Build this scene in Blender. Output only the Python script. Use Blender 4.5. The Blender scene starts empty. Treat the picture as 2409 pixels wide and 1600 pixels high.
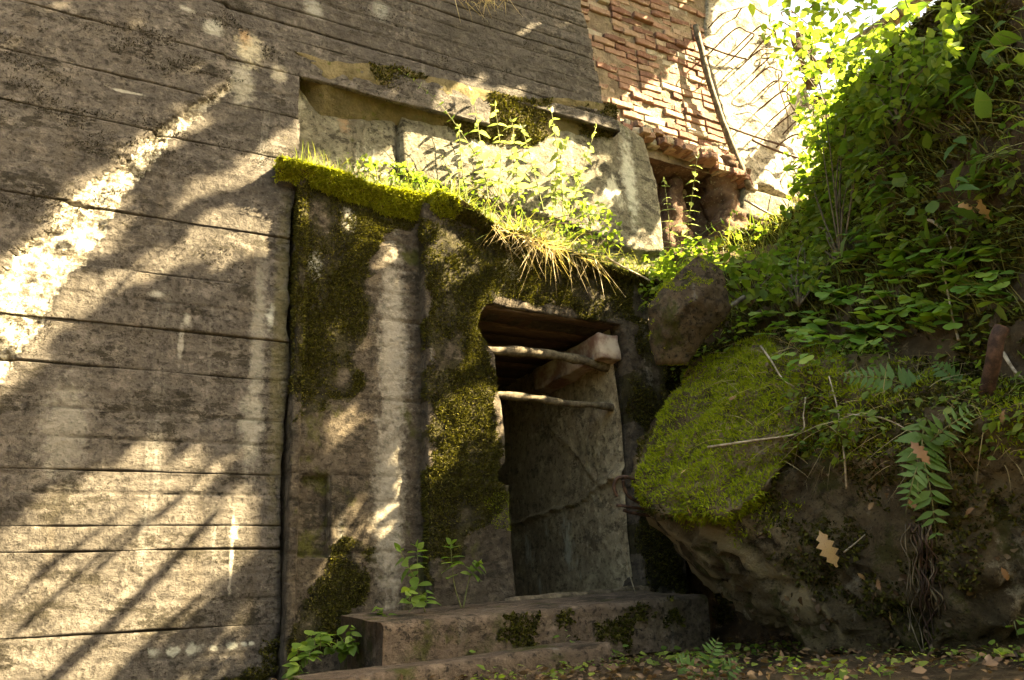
import bpy, bmesh, math, random
import numpy as np
from mathutils import Vector, Matrix
from mathutils.bvhtree import BVHTree

random.seed(7)
RNG = np.random.default_rng(11)
SC = bpy.context.scene
COL = SC.collection

# ------------------------------------------------------------------ camera
PW, PH, FPX = 2409.0, 1600.0, 1874.0          # photograph frame, focal length in its pixels
YAW, PIT, ROL = (math.radians(a) for a in (29.0, 18.9, 3.4))
EYE = np.array([0.0, 0.0, 1.5])
FWD = np.array([math.sin(YAW) * math.cos(PIT), math.cos(YAW) * math.cos(PIT), math.sin(PIT)])
_r0 = np.array([math.cos(YAW), -math.sin(YAW), 0.0])
_u0 = np.cross(_r0, FWD)
RGT = _r0 * math.cos(ROL) - _u0 * math.sin(ROL)
UPV = np.cross(RGT, FWD)
cam_d = bpy.data.cameras.new('camera')
cam = bpy.data.objects.new('camera', cam_d)
COL.objects.link(cam)
cam_d.sensor_width = 36.0
cam_d.lens = 36.0 * FPX / PW
cam_d.clip_start = 0.05
cam_d.clip_end = 500.0
cam.matrix_world = Matrix(((RGT[0], UPV[0], -FWD[0], EYE[0]), (RGT[1], UPV[1], -FWD[1], EYE[1]),
                           (RGT[2], UPV[2], -FWD[2], EYE[2]), (0, 0, 0, 1)))
SC.camera = cam

# ------------------------------------------------------------------ light
SUN = np.array([0.64, -0.42, 0.66]); SUN /= np.linalg.norm(SUN)
SUN_EL = math.asin(SUN[2]); SUN_AZ = math.atan2(SUN[0], SUN[1])
wd = bpy.data.worlds.new('World'); SC.world = wd; wd.use_nodes = True
wn = wd.node_tree.nodes; wl = wd.node_tree.links
sky = wn.new('ShaderNodeTexSky'); sky.sky_type = 'NISHITA'; sky.sun_disc = False
sky.sun_elevation = SUN_EL; sky.sun_rotation = SUN_AZ
sky.air_density = 1.0; sky.dust_density = 5.0; sky.ozone_density = 0.4; sky.altitude = 100
wl.new(sky.outputs[0], wn['Background'].inputs[0]); wn['Background'].inputs[1].default_value = 0.05
sd = bpy.data.lights.new('sun', 'SUN'); sd.energy = 5.0; sd.angle = math.radians(0.4); sd.color = (1.0, 0.88, 0.68)
sun = bpy.data.objects.new('sun', sd); COL.objects.link(sun)
sun.rotation_euler = Vector(SUN).to_track_quat('Z', 'Y').to_euler()
sun.location = (8, -2, 12)
SC.view_settings.view_transform = 'Standard'; SC.view_settings.look = 'None'
SC.view_settings.exposure = 4.08; SC.view_settings.gamma = 1.0; SC.view_settings.use_curve_mapping = False
SC.view_settings.use_white_balance = True
SC.view_settings.white_balance_temperature = 8500; SC.view_settings.white_balance_tint = 6
SC.render.engine = 'CYCLES'
SC.cycles.use_denoising = True
SC.cycles.max_bounces = 6; SC.cycles.diffuse_bounces = 4; SC.cycles.use_adaptive_sampling = True; SC.cycles.adaptive_threshold = 0.02; SC.cycles.transparent_max_bounces = 6
SC.cycles.sample_clamp_indirect = 6.0

# ------------------------------------------------------------------ picture <-> place
def ray(px, py):
    return FWD + RGT * ((px - PW / 2) / FPX) - UPV * ((py - PH / 2) / FPX)
def on_y(px, py, Y):
    d = ray(px, py); return EYE + d * (Y / d[1])
def at(px, py, dep):
    return EYE + ray(px, py) * dep
def proj(P):
    v = np.asarray(P, float) - EYE
    z = v @ FWD
    return PW / 2 + FPX * (v @ RGT) / z, PH / 2 - FPX * (v @ UPV) / z, z
def xz(px, py, Y):
    p = on_y(px, py, Y); return (p[0], p[2])

# ------------------------------------------------------------------ numpy helpers
def _hash(ix, iy, iz, seed):
    h = (ix * 374761393 + iy * 668265263 + iz * 2147483647 + seed * 1274126177) & 0xFFFFFFFF
    h = ((h ^ (h >> 13)) * 1274126177) & 0xFFFFFFFF
    h = ((h ^ (h >> 16)) * 2246822519) & 0xFFFFFFFF
    return ((h ^ (h >> 15)) & 0xFFFFFF) / float(0x7FFFFF) - 1.0
def vnoise(P, seed=0):
    P = np.asarray(P, float)
    i = np.floor(P).astype(np.int64); f = P - i; f = f * f * (3 - 2 * f)
    o = 0.0
    for a in (0, 1):
        wx = f[:, 0] if a else 1 - f[:, 0]
        for b in (0, 1):
            wy = f[:, 1] if b else 1 - f[:, 1]
            for c in (0, 1):
                wz = f[:, 2] if c else 1 - f[:, 2]
                o = o + wx * wy * wz * _hash(i[:, 0] + a, i[:, 1] + b, i[:, 2] + c, seed)
    return o
def fbm(P, scale=1.0, octv=4, seed=0, gain=0.5):
    P = np.asarray(P, float) * scale
    o = 0.0; a = 1.0; t = 0.0
    for k in range(octv):
        o = o + a * vnoise(P * (2.03 ** k) + 17.3 * k, seed + k); t += a; a *= gain
    return o / t
def in_poly(x, y, poly):
    x = np.asarray(x, float); y = np.asarray(y, float)
    r = np.zeros(x.shape, bool); n = len(poly)
    for k in range(n):
        x1, y1 = poly[k]; x2, y2 = poly[(k + 1) % n]
        if y1 == y2: continue
        c = ((y1 > y) != (y2 > y)) & (x < (x2 - x1) * (y - y1) / (y2 - y1) + x1)
        r ^= c
    return r
def nrm(v):
    v = np.asarray(v, float); return v / (np.linalg.norm(v, axis=-1, keepdims=True) + 1e-12)

# ------------------------------------------------------------------ object helpers
def tag(o, label=None, cat=None, group=None, kind=None):
    if label: o['label'] = label
    if cat: o['category'] = cat
    if group: o['group'] = group
    if kind: o['kind'] = kind
    return o
def mesh_data(name, V, F, mat, smooth=True, attrs=None):
    me = bpy.data.meshes.new(name)
    V = np.ascontiguousarray(V, dtype=np.float32)
    groups = F if isinstance(F, list) else [F]
    groups = [np.asarray(g, dtype=np.int32) for g in groups if len(g)]
    me.vertices.add(len(V)); me.vertices.foreach_set('co', V.ravel())
    tot = np.concatenate([np.full(len(g), g.shape[1], np.int32) for g in groups])
    idx = np.concatenate([g.ravel() for g in groups])
    me.loops.add(len(idx)); me.loops.foreach_set('vertex_index', idx)
    me.polygons.add(len(tot))
    st = np.zeros(len(tot), np.int32); st[1:] = np.cumsum(tot)[:-1]
    me.polygons.foreach_set('loop_start', st)
    me.polygons.foreach_set('use_smooth', np.full(len(tot), bool(smooth)))
    me.update(calc_edges=True); me.validate()
    for k, a in (attrs or {}).items():
        at_ = me.attributes.new(k, 'FLOAT', 'POINT'); at_.data.foreach_set('value', np.asarray(a, np.float32))
    if mat: me.materials.append(mat)
    return me
def link(name, me, parent=None, loc=None):
    o = bpy.data.objects.new(name, me); COL.objects.link(o)
    if parent is not None:
        o.parent = parent
        o.location = -Vector(parent.location) if loc is None else Vector(loc)
    elif loc is not None: o.location = loc
    return o
def mobj(name, V, F, mat, parent=None, smooth=True, attrs=None):
    return link(name, mesh_data(name, V, F, mat, smooth, attrs), parent)
def thing(name, label, cat, loc=(0, 0, 0), group=None):
    o = bpy.data.objects.new(name, None); COL.objects.link(o); o.location = loc
    o.empty_display_size = 0.1
    return tag(o, label, cat, group)
def grid_faces(nu, nv, off=0):
    i = np.arange(nu - 1)[:, None] * nv + np.arange(nv - 1)[None, :]
    i = i.ravel() + off
    return np.stack([i, i + nv, i + nv + 1, i + 1], 1)
def tube(pts, rad, sides=7, cap=True, wob=0.0, seed=0):
    pts = np.asarray(pts, float); n = len(pts)
    rad = np.broadcast_to(np.asarray(rad, float), (n,))
    t = nrm(np.gradient(pts, axis=0))
    ref = np.array([0.0, 0, 1]) if abs(t[0][2]) < 0.9 else np.array([1.0, 0, 0])
    V = []
    a = nrm(np.cross(t[0], ref))
    for k in range(n):
        a = nrm(a - t[k] * (a @ t[k])); b = np.cross(t[k], a)
        for s in range(sides):
            an = 2 * math.pi * s / sides
            V.append(pts[k] + (a * math.cos(an) + b * math.sin(an)) * rad[k])
    V = np.array(V)
    if wob: V = V + (fbm(V, 9, 3, seed)[:, None] * wob) * nrm(V - np.repeat(pts, sides, 0))
    F = []
    for k in range(n - 1):
        for s in range(sides):
            s2 = (s + 1) % sides
            F.append((k * sides + s, k * sides + s2, (k + 1) * sides + s2, (k + 1) * sides + s))
    Fs = [np.array(F)]
    if cap:
        V = np.vstack([V, pts[0], pts[-1]]); c0 = len(V) - 2; c1 = len(V) - 1; T = []
        for s in range(sides):
            s2 = (s + 1) % sides
            T.append((c0, s2, s)); T.append((c1, (n - 1) * sides + s, (n - 1) * sides + s2))
        Fs.append(np.array(T))
    return V, Fs
def join(parts):
    """several (V, [F...]) into one."""
    Vs = []; Q = []; T = []; o = 0
    for V, F in parts:
        for g in (F if isinstance(F, list) else [F]):
            g = np.asarray(g)
            if not len(g): continue
            (Q if g.shape[1] == 4 else T).append(g + o)
        Vs.append(V); o += len(V)
    out = []
    if Q: out.append(np.concatenate(Q))
    if T: out.append(np.concatenate(T))
    return np.concatenate(Vs), out
def bez(pts, n=16):
    """smooth polyline through pts (Catmull-Rom)."""
    P = np.asarray(pts, float); P = np.vstack([2 * P[0] - P[1], P, 2 * P[-1] - P[-2]])
    m = len(P) - 3; out = []
    for u in np.linspace(0, m, n):
        k = min(int(u), m - 1); s = u - k
        p0, p1, p2, p3 = P[k:k + 4]
        out.append(0.5 * (2 * p1 + (p2 - p0) * s + (2 * p0 - 5 * p1 + 4 * p2 - p3) * s * s + (3 * p1 - p0 - 3 * p2 + p3) * s ** 3))
    return np.array(out)
def scatter(LV, LF, base, d, up, scale):
    """copies of a small shape (length +X, width Y, normal Z) as one mesh."""
    base = np.asarray(base, float); n = len(base)
    X = nrm(d); Yv = nrm(np.cross(up, X)); Z = np.cross(X, Yv)
    s = np.broadcast_to(np.asarray(scale, float), (n,)) if np.ndim(scale) < 2 else scale
    if np.ndim(s) == 1: s = np.stack([s, s, s], 1)
    P = (LV[None, :, 0:1] * s[:, None, 0:1]) * X[:, None] + (LV[None, :, 1:2] * s[:, None, 1:2]) * Yv[:, None] \
        + (LV[None, :, 2:3] * s[:, None, 2:3]) * Z[:, None] + base[:, None]
    V = P.reshape(-1, 3); m = len(LV)
    Fs = [(np.asarray(g)[None] + (np.arange(n) * m)[:, None, None]).reshape(-1, np.asarray(g).shape[1]) for g in (LF if isinstance(LF, list) else [LF])]
    return V, Fs
def rdir(n):
    return nrm(RNG.normal(size=(n, 3)))

# ------------------------------------------------------------------ materials
class M:
    def __init__(s, name, rough=0.9, spec=0.2):
        s.m = bpy.data.materials.new(name); s.m.use_nodes = True
        s.t = s.m.node_tree; s.N = s.t.nodes; s.L = s.t.links
        s.b = s.N['Principled BSDF']; s.out = s.N['Material Output']
        s.b.inputs['Roughness'].default_value = rough
        s.b.inputs['Specular IOR Level'].default_value = spec
        s.tc = s.N.new('ShaderNodeTexCoord')
    def put(s, sock, v):
        if hasattr(v, 'is_output') or isinstance(v, bpy.types.NodeSocket): s.L.new(v, sock)
        elif isinstance(v, (tuple, list)):
            sock.default_value = tuple(v) + ((1.0,) if len(v) == 3 and sock.type == 'RGBA' else ())
        else: sock.default_value = v
    def vec(s, scale=(1, 1, 1), rot=(0, 0, 0), loc=(0, 0, 0), src='Object'):
        n = s.N.new('ShaderNodeMapping'); s.L.new(s.tc.outputs[src], n.inputs[0])
        n.inputs['Scale'].default_value = scale; n.inputs['Rotation'].default_value = rot; n.inputs['Location'].default_value = loc
        return n.outputs[0]
    def noise(s, scale=5, detail=6, rough=0.55, v=None, dist=0.0):
        n = s.N.new('ShaderNodeTexNoise'); n.inputs['Scale'].default_value = scale
        n.inputs['Detail'].default_value = detail; n.inputs['Roughness'].default_value = rough; n.inputs['Distortion'].default_value = dist
        s.L.new(v if v is not None else s.tc.outputs['Object'], n.inputs['Vector']); return n.outputs[0]
    def voro(s, scale=10, v=None, feat='F1'):
        n = s.N.new('ShaderNodeTexVoronoi'); n.feature = feat; n.inputs['Scale'].default_value = scale
        s.L.new(v if v is not None else s.tc.outputs['Object'], n.inputs['Vector']); return n.outputs['Distance']
    def ramp(s, f, a, b, lo=0.0, hi=1.0):
        n = s.N.new('ShaderNodeMapRange'); n.interpolation_type = 'SMOOTHSTEP'
        s.put(n.inputs['Value'], f); n.inputs['From Min'].default_value = a; n.inputs['From Max'].default_value = b
        n.inputs['To Min'].default_value = lo; n.inputs['To Max'].default_value = hi; return n.outputs[0]
    def crv(s, f, stops):
        n = s.N.new('ShaderNodeValToRGB'); e = n.color_ramp.elements
        while len(e) < len(stops): e.new(0.5)
        for k, (p, c) in enumerate(stops): e[k].position = p; e[k].color = tuple(c) + (1.0,)
        s.put(n.inputs[0], f); return n.outputs[0]
    def mix(s, f, a, b, mode='MIX'):
        n = s.N.new('ShaderNodeMix'); n.data_type = 'RGBA'; n.blend_type = mode
        s.put(n.inputs[0], f); s.put(n.inputs[6], a); s.put(n.inputs[7], b); return n.outputs[2]
    def math(s, op, a, b=0.0, clamp=False):
        n = s.N.new('ShaderNodeMath'); n.operation = op; n.use_clamp = clamp
        s.put(n.inputs[0], a); s.put(n.inputs[1], b); return n.outputs[0]
    def attr(s, name):
        n = s.N.new('ShaderNodeAttribute'); n.attribute_name = name; return n.outputs['Fac']
    def spot(s, c, r, edge=0.25, wob=0.5, sc=18):
        """soft patch round point c with radii r, its edge broken by noise."""
        v = s.N.new('ShaderNodeMapping'); v.vector_type = 'TEXTURE'; s.L.new(s.tc.outputs['Object'], v.inputs[0])
        v.inputs['Location'].default_value = c; v.inputs['Scale'].default_value = r
        l = s.N.new('ShaderNodeVectorMath'); l.operation = 'LENGTH'; s.L.new(v.outputs[0], l.inputs[0])
        n = s.noise(sc, 5, 0.65)
        d = s.math('ADD', l.outputs['Value'], s.math('MULTIPLY', s.math('SUBTRACT', n, 0.5), wob * 4))
        return s.ramp(d, 1.0, edge, 0.0, 1.0)
    def island(s):
        n = s.N.new('ShaderNodeNewGeometry'); return n.outputs['Random Per Island']
    def orand(s):
        n = s.N.new('ShaderNodeObjectInfo'); return n.outputs['Random']
    def bump(s, h, strength=0.5, dist=0.02):
        n = s.N.new('ShaderNodeBump'); n.inputs['Strength'].default_value = strength; n.inputs['Distance'].default_value = dist
        s.put(n.inputs['Height'], h); s.L.new(n.outputs[0], s.b.inputs['Normal'])
    def col(s, c):
        s.put(s.b.inputs['Base Color'], c); return s
    def leafy(s, c, trans=0.45, tcol=None, gloss=0.35):
        """leaf: diffuse + light passing through + a little gloss."""
        s.put(s.b.inputs['Base Color'], c); s.b.inputs['Roughness'].default_value = 0.55
        s.b.inputs['Specular IOR Level'].default_value = gloss
        tr = s.N.new('ShaderNodeBsdfTranslucent'); s.put(tr.inputs[0], tcol if tcol is not None else c)
        mx = s.N.new('ShaderNodeMixShader'); mx.inputs[0].default_value = trans
        s.L.new(s.b.outputs[0], mx.inputs[1]); s.L.new(tr.outputs[0], mx.inputs[2]); s.L.new(mx.outputs[0], s.out.inputs[0])
        return s

def concrete(name, lo, hi, dirt=0.5, moss=0.0, lime=0.0, scar=False, spots=(), pores=1.0, grain=1.0, film=False):
    m = M(name, 0.93, 0.15)
    big = m.noise(0.9, 6, 0.6)
    c = m.mix(m.ramp(big, 0.30, 0.75, 0.25, 0.75), lo, hi)
    gr = m.noise(5.0, 7, 0.62, m.vec((1.0, 1.0, 3.5)))                 # grain of the boards
    c = m.mix(m.math('MULTIPLY', m.ramp(gr, 0.42, 0.7), 0.30 * grain), c, tuple(x * 0.55 for x in lo))
    ml = m.noise(9.0, 8, 0.7)
    c = m.mix(m.math('MULTIPLY', m.ramp(ml, 0.48, 0.66), 0.5), c, tuple(min(1, x * 1.35) for x in hi))
    st = m.noise(2.2, 6, 0.6, m.vec((3.4, 3.4, 0.35)))                 # runs of water
    c = m.mix(m.math('MULTIPLY', m.ramp(st, 0.53, 0.72), 0.6 * dirt), c, (0.075, 0.062, 0.045))
    st2 = m.noise(2.0, 6, 0.6, m.vec((4.1, 4.1, 0.3), loc=(5, 2, 1)))
    c = m.mix(m.math('MULTIPLY', m.ramp(st2, 0.60, 0.75), 0.45), c, (0.32, 0.31, 0.265))
    bl = m.noise(3.0, 10, 0.78, m.vec((1.0, 1.0, 2.1), loc=(3, 0, 7)))   # black growth along the boards
    c = m.mix(m.math('MULTIPLY', m.ramp(bl, 0.545, 0.59), 0.9 * dirt), c, (0.028, 0.024, 0.016))
    mo2 = m.noise(19.0, 8, 0.75)
    c = m.mix(m.math('MULTIPLY', m.ramp(mo2, 0.50, 0.62), 0.55), c, tuple(x * 0.4 for x in lo))
    c = m.mix(m.math('MULTIPLY', m.ramp(mo2, 0.44, 0.34), 0.45), c, tuple(min(1, x * 1.5) for x in hi))
    po = m.noise(38.0, 5, 0.7)
    pm = m.ramp(po, 0.57, 0.65)
    c = m.mix(m.math('MULTIPLY', pm, 0.7 * pores), c, (0.04, 0.034, 0.025))
    if moss:
        mo = m.noise(3.1, 8, 0.68, m.vec((1, 1, 0.8), loc=(1, 4, 2)))
        c = m.mix(m.ramp(mo, 0.62 - 0.2 * moss, 0.72 - 0.2 * moss), c, (0.055, 0.055, 0.014))
    if lime:
        li = m.noise(1.8, 8, 0.7, m.vec((1.6, 1.6, 0.8), loc=(8, 1, 2)))
        c = m.mix(m.math('MULTIPLY', m.ramp(li, 0.66 - 0.25 * lime, 0.76 - 0.25 * lime), 0.8), c, (0.50, 0.49, 0.38))
    if film:
        fm = m.attr('film'); c = m.mix(m.math('MULTIPLY', m.ramp(m.math('ADD', fm, m.math('MULTIPLY', m.math('SUBTRACT', mo2, 0.5), 1.6)), 0.25, 0.75), 0.9), c, m.mix(m.ramp(ml, 0.4, 0.6), (0.014, 0.012, 0.006), (0.036, 0.032, 0.011)))
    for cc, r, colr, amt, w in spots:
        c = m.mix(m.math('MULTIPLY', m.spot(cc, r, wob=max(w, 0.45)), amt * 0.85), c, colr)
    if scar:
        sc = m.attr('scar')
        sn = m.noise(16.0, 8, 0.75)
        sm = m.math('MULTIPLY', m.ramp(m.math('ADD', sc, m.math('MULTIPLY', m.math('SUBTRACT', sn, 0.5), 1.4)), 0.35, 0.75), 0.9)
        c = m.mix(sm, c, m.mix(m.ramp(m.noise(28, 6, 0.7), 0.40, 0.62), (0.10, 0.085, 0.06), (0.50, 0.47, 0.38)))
    m.col(c)
    h = m.math('ADD', m.math('MULTIPLY', gr, 0.7), m.math('MULTIPLY', m.noise(30, 8, 0.7), 0.8))
    h = m.math('SUBTRACT', m.math('ADD', h, m.math('MULTIPLY', mo2, 1.2)), m.math('MULTIPLY', pm, 1.0))
    m.bump(h, 0.9, 0.032)
    return m.m

def wp(px, py, Y=4.5): return tuple(on_y(px, py, Y))
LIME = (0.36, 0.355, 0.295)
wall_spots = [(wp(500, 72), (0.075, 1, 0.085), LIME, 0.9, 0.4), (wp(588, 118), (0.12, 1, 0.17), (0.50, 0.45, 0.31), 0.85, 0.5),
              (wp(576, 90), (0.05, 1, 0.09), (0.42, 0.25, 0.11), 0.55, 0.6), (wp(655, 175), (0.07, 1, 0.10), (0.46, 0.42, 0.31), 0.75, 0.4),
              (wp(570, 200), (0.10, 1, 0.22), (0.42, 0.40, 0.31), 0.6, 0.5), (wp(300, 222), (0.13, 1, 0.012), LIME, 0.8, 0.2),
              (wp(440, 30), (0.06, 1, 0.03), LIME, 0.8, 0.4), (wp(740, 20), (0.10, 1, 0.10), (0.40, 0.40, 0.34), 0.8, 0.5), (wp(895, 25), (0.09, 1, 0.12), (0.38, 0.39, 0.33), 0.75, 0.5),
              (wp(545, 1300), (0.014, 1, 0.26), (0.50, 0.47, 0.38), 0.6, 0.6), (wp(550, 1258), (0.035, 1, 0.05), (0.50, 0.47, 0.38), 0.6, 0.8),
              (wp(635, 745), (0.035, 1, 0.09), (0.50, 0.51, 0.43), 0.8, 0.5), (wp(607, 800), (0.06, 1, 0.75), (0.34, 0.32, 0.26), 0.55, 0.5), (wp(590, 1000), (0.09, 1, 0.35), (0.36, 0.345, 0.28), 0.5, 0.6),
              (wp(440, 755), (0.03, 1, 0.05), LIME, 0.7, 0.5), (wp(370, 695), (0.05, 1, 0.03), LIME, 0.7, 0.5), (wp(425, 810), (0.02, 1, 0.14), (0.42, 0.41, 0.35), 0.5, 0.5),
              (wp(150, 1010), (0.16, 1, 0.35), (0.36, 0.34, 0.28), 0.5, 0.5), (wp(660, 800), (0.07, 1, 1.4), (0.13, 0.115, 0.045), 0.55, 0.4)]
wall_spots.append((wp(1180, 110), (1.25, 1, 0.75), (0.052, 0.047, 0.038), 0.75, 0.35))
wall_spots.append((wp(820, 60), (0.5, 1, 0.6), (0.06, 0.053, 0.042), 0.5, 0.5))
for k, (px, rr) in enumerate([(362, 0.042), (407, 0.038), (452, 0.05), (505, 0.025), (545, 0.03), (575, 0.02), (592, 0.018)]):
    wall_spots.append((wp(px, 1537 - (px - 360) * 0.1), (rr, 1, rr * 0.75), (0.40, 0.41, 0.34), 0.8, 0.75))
MAT = {}
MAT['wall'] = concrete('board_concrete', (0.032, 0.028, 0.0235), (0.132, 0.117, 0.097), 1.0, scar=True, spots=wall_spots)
MAT['portal'] = concrete('portal_concrete', (0.036, 0.028, 0.019), (0.115, 0.094, 0.068), 0.9, moss=0.25, pores=1.2, film=True,
                         spots=[(wp(925, 820, 4.44), (0.13, 1, 0.95), (0.28, 0.255, 0.205), 1.1, 0.2), (wp(915, 1180, 4.44), (0.13, 1, 0.75), (0.275, 0.25, 0.20), 1.1, 0.2),
                                (wp(740, 620, 4.44), (0.06, 1, 0.12), (0.45, 0.45, 0.38), 0.8, 0.6), (wp(820, 520, 4.44), (0.05, 1, 0.16), (0.40, 0.38, 0.30), 0.8, 0.6), (wp(1200, 640, 4.34), (0.10, 1, 0.18), (0.33, 0.31, 0.22), 0.7, 0.6)])
MAT['recess'] = concrete('pale_concrete', (0.07, 0.063, 0.042), (0.22, 0.205, 0.148), 0.9, lime=0.35, moss=0.15, pores=0.5, grain=0.4,
                         spots=[(wp(790, 300, 4.85), (0.05, 1, 0.22), (0.36, 0.20, 0.10), 0.5, 0.6), (wp(1440, 450, 4.85), (0.10, 1, 0.6), (0.52, 0.53, 0.44), 0.8, 0.4)])
MAT['pier'] = concrete('lime_concrete', (0.20, 0.17, 0.125), (0.42, 0.385, 0.31), 0.75, lime=0.25, pores=1.3, grain=0.5)
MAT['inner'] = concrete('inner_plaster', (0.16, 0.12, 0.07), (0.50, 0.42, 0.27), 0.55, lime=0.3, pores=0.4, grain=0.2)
MAT['step'] = concrete('step_concrete', (0.075, 0.052, 0.035), (0.18, 0.135, 0.095), 0.8, moss=0.3)
MAT['chunk'] = concrete('fallen_concrete', (0.05, 0.036, 0.022), (0.14, 0.105, 0.068), 0.9, moss=0.25, pores=1.6, grain=0.3)

def soil(name, a, b, c, sc=6.0, bmp=1.0):
    m = M(name, 0.95, 0.1)
    x = m.mix(m.ramp(m.noise(sc, 8, 0.68), 0.38, 0.62), a, b)
    x = m.mix(m.ramp(m.noise(sc * 4.3, 6, 0.7), 0.55, 0.68), x, c)
    m.col(x); m.bump(m.math('ADD', m.noise(sc * 3, 8, 0.7), m.math('MULTIPLY', m.noise(sc * 14, 5, 0.7), 0.5)), bmp, 0.03)
    return m.m
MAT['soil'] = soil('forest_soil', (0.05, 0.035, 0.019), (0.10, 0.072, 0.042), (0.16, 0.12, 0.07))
MAT['soffit'] = soil('mossy_broken_concrete', (0.075, 0.062, 0.03), (0.14, 0.115, 0.06), (0.07, 0.07, 0.018), 4.0)
def bouldermat():
    m = M('boulder_rock', 0.92, 0.15)
    c = m.mix(m.ramp(m.noise(2.6, 9, 0.72), 0.36, 0.64), (0.075, 0.052, 0.026), (0.22, 0.165, 0.09))
    c = m.mix(m.ramp(m.noise(7, 9, 0.75), 0.54, 0.64), c, (0.045, 0.032, 0.016))
    c = m.mix(m.math('MULTIPLY', m.ramp(m.noise(3.3, 8, 0.75, m.vec(loc=(4, 1, 2))), 0.56, 0.66), 0.8), c, (0.36, 0.30, 0.20))
    c = m.mix(m.math('MULTIPLY', m.ramp(m.noise(4.1, 8, 0.75, m.vec(loc=(1, 7, 2))), 0.52, 0.60), 0.8), c, (0.07, 0.068, 0.016))
    c = m.mix(m.math('MULTIPLY', m.ramp(m.noise(55, 5, 0.7), 0.56, 0.64), 0.7), c, (0.02, 0.014, 0.008))
    c = m.mix(m.math('MULTIPLY', m.ramp(m.attr('stria'), 0.45, 0.9), 0.75), c, (0.34, 0.26, 0.14))  # pale striations, also lightening the underside in place of bounce light
    m.col(c); m.bump(m.math('ADD', m.noise(9, 10, 0.75), m.math('MULTIPLY', m.noise(42, 8, 0.75), 0.6)), 1.0, 0.10)
    return m.m
MAT['boulder'] = bouldermat()
MAT['rubble'] = soil('brick_rubble', (0.06, 0.037, 0.025), (0.13, 0.08, 0.052), (0.20, 0.165, 0.115), 7.0)
MAT['mortar'] = soil('old_mortar', (0.13, 0.10, 0.07), (0.24, 0.19, 0.13), (0.07, 0.05, 0.03), 5.0)

def brickmat():
    m = M('brick_clay', 0.9, 0.15)
    r = m.orand()
    c = m.crv(r, [(0.0, (0.105, 0.055, 0.040)), (0.25, (0.16, 0.082, 0.058)), (0.5, (0.20, 0.12, 0.085)), (0.75, (0.235, 0.165, 0.115)), (0.9, (0.27, 0.225, 0.165)), (1.0, (0.29, 0.27, 0.215))])
    c = m.mix(m.math('MULTIPLY', m.ramp(m.noise(2.6, 7, 0.7, m.vec(src='Generated')), 0.55, 0.66), 0.6), c, (0.36, 0.29, 0.20))
    c = m.mix(m.math('MULTIPLY', m.ramp(m.noise(24, 6, 0.7), 0.55, 0.66), 0.6), c, (0.07, 0.04, 0.025))
    m.col(c); m.bump(m.noise(34, 8, 0.7), 0.7, 0.012); return m.m
MAT['brick'] = brickmat()
def simple(name, a, b, sc=12, rough=0.85, stretch=(1, 1, 1), bmp=0.4, metal=0.0):
    m = M(name, rough, 0.25)
    n = m.noise(sc, 7, 0.65, m.vec(stretch)); m.col(m.mix(m.ramp(n, 0.38, 0.64), a, b)); m.bump(n, bmp, 0.01)
    m.b.inputs['Metallic'].default_value = metal; return m.m
MAT['bark'] = simple('bark', (0.05, 0.037, 0.022), (0.16, 0.125, 0.08), 20)
MAT['greybark'] = simple('grey_bark', (0.045, 0.034, 0.02), (0.14, 0.115, 0.075), 22)
MAT['timber'] = simple('old_timber', (0.045, 0.028, 0.018), (0.11, 0.07, 0.045), 14, stretch=(1, 8, 8))
MAT['rust'] = simple('rust', (0.028, 0.016, 0.011), (0.085, 0.046, 0.03), 30, 0.75, metal=0.1)
MAT['steel'] = simple('weathered_steel', (0.10, 0.085, 0.07), (0.22, 0.19, 0.16), 30, 0.6, metal=0.3)
MAT['twig'] = simple('dry_twig', (0.20, 0.155, 0.10), (0.42, 0.35, 0.25), 25)
MAT['pinkbeam'] = simple('reddish_concrete', (0.16, 0.09, 0.065), (0.36, 0.30, 0.23), 7)

def leafmat(name, c0, c1, c2, trans=0.45, tmul=1.7, src='island', gloss=0.3):
    m = M(name)
    r = m.island() if src == 'island' else m.orand()
    c = m.crv(r, [(0.0, c0), (0.5, c1), (1.0, c2)])
    c = m.mix(m.math('MULTIPLY', m.ramp(m.noise(30, 4, 0.6), 0.5, 0.7), 0.4), c, tuple(x * 0.6 for x in c0))
    t = m.mix(1.0, c, (tmul, tmul * 1.05, tmul * 0.55), 'MULTIPLY')
    m.leafy(c, trans, t, gloss); return m.m
MAT['nettle'] = leafmat('nettle_leaf', (0.14, 0.18, 0.07), (0.19, 0.23, 0.10), (0.25, 0.28, 0.14), src='obj', gloss=0.7)
MAT['sorrel'] = leafmat('sorrel_leaf', (0.09, 0.19, 0.025), (0.14, 0.25, 0.035), (0.25, 0.32, 0.05), 0.35, src='obj')
MAT['fern'] = leafmat('fern_leaf', (0.05, 0.11, 0.022), (0.07, 0.14, 0.03), (0.11, 0.17, 0.04), 0.4)
MAT['broad'] = leafmat('broad_leaf', (0.07, 0.125, 0.02), (0.12, 0.18, 0.03), (0.19, 0.235, 0.05), 0.55)
MAT['crown'] = leafmat('tree_leaf', (0.06, 0.10, 0.02), (0.085, 0.14, 0.03), (0.12, 0.17, 0.04), 0.6)
MAT['grass'] = leafmat('grass_blade', (0.07, 0.11, 0.022), (0.13, 0.15, 0.04), (0.24, 0.21, 0.09), 0.4)
MAT['drygrass'] = leafmat('dry_grass', (0.20, 0.15, 0.07), (0.30, 0.235, 0.12), (0.40, 0.33, 0.19), 0.3)
MAT['deadleaf'] = leafmat('dead_leaf', (0.05, 0.028, 0.014), (0.09, 0.052, 0.025), (0.17, 0.11, 0.055), 0.2, 1.2)
MAT['moss_green'] = leafmat('green_moss', (0.13, 0.17, 0.012), (0.21, 0.26, 0.018), (0.31, 0.33, 0.03), 0.3, 1.4, gloss=0.05)
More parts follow.
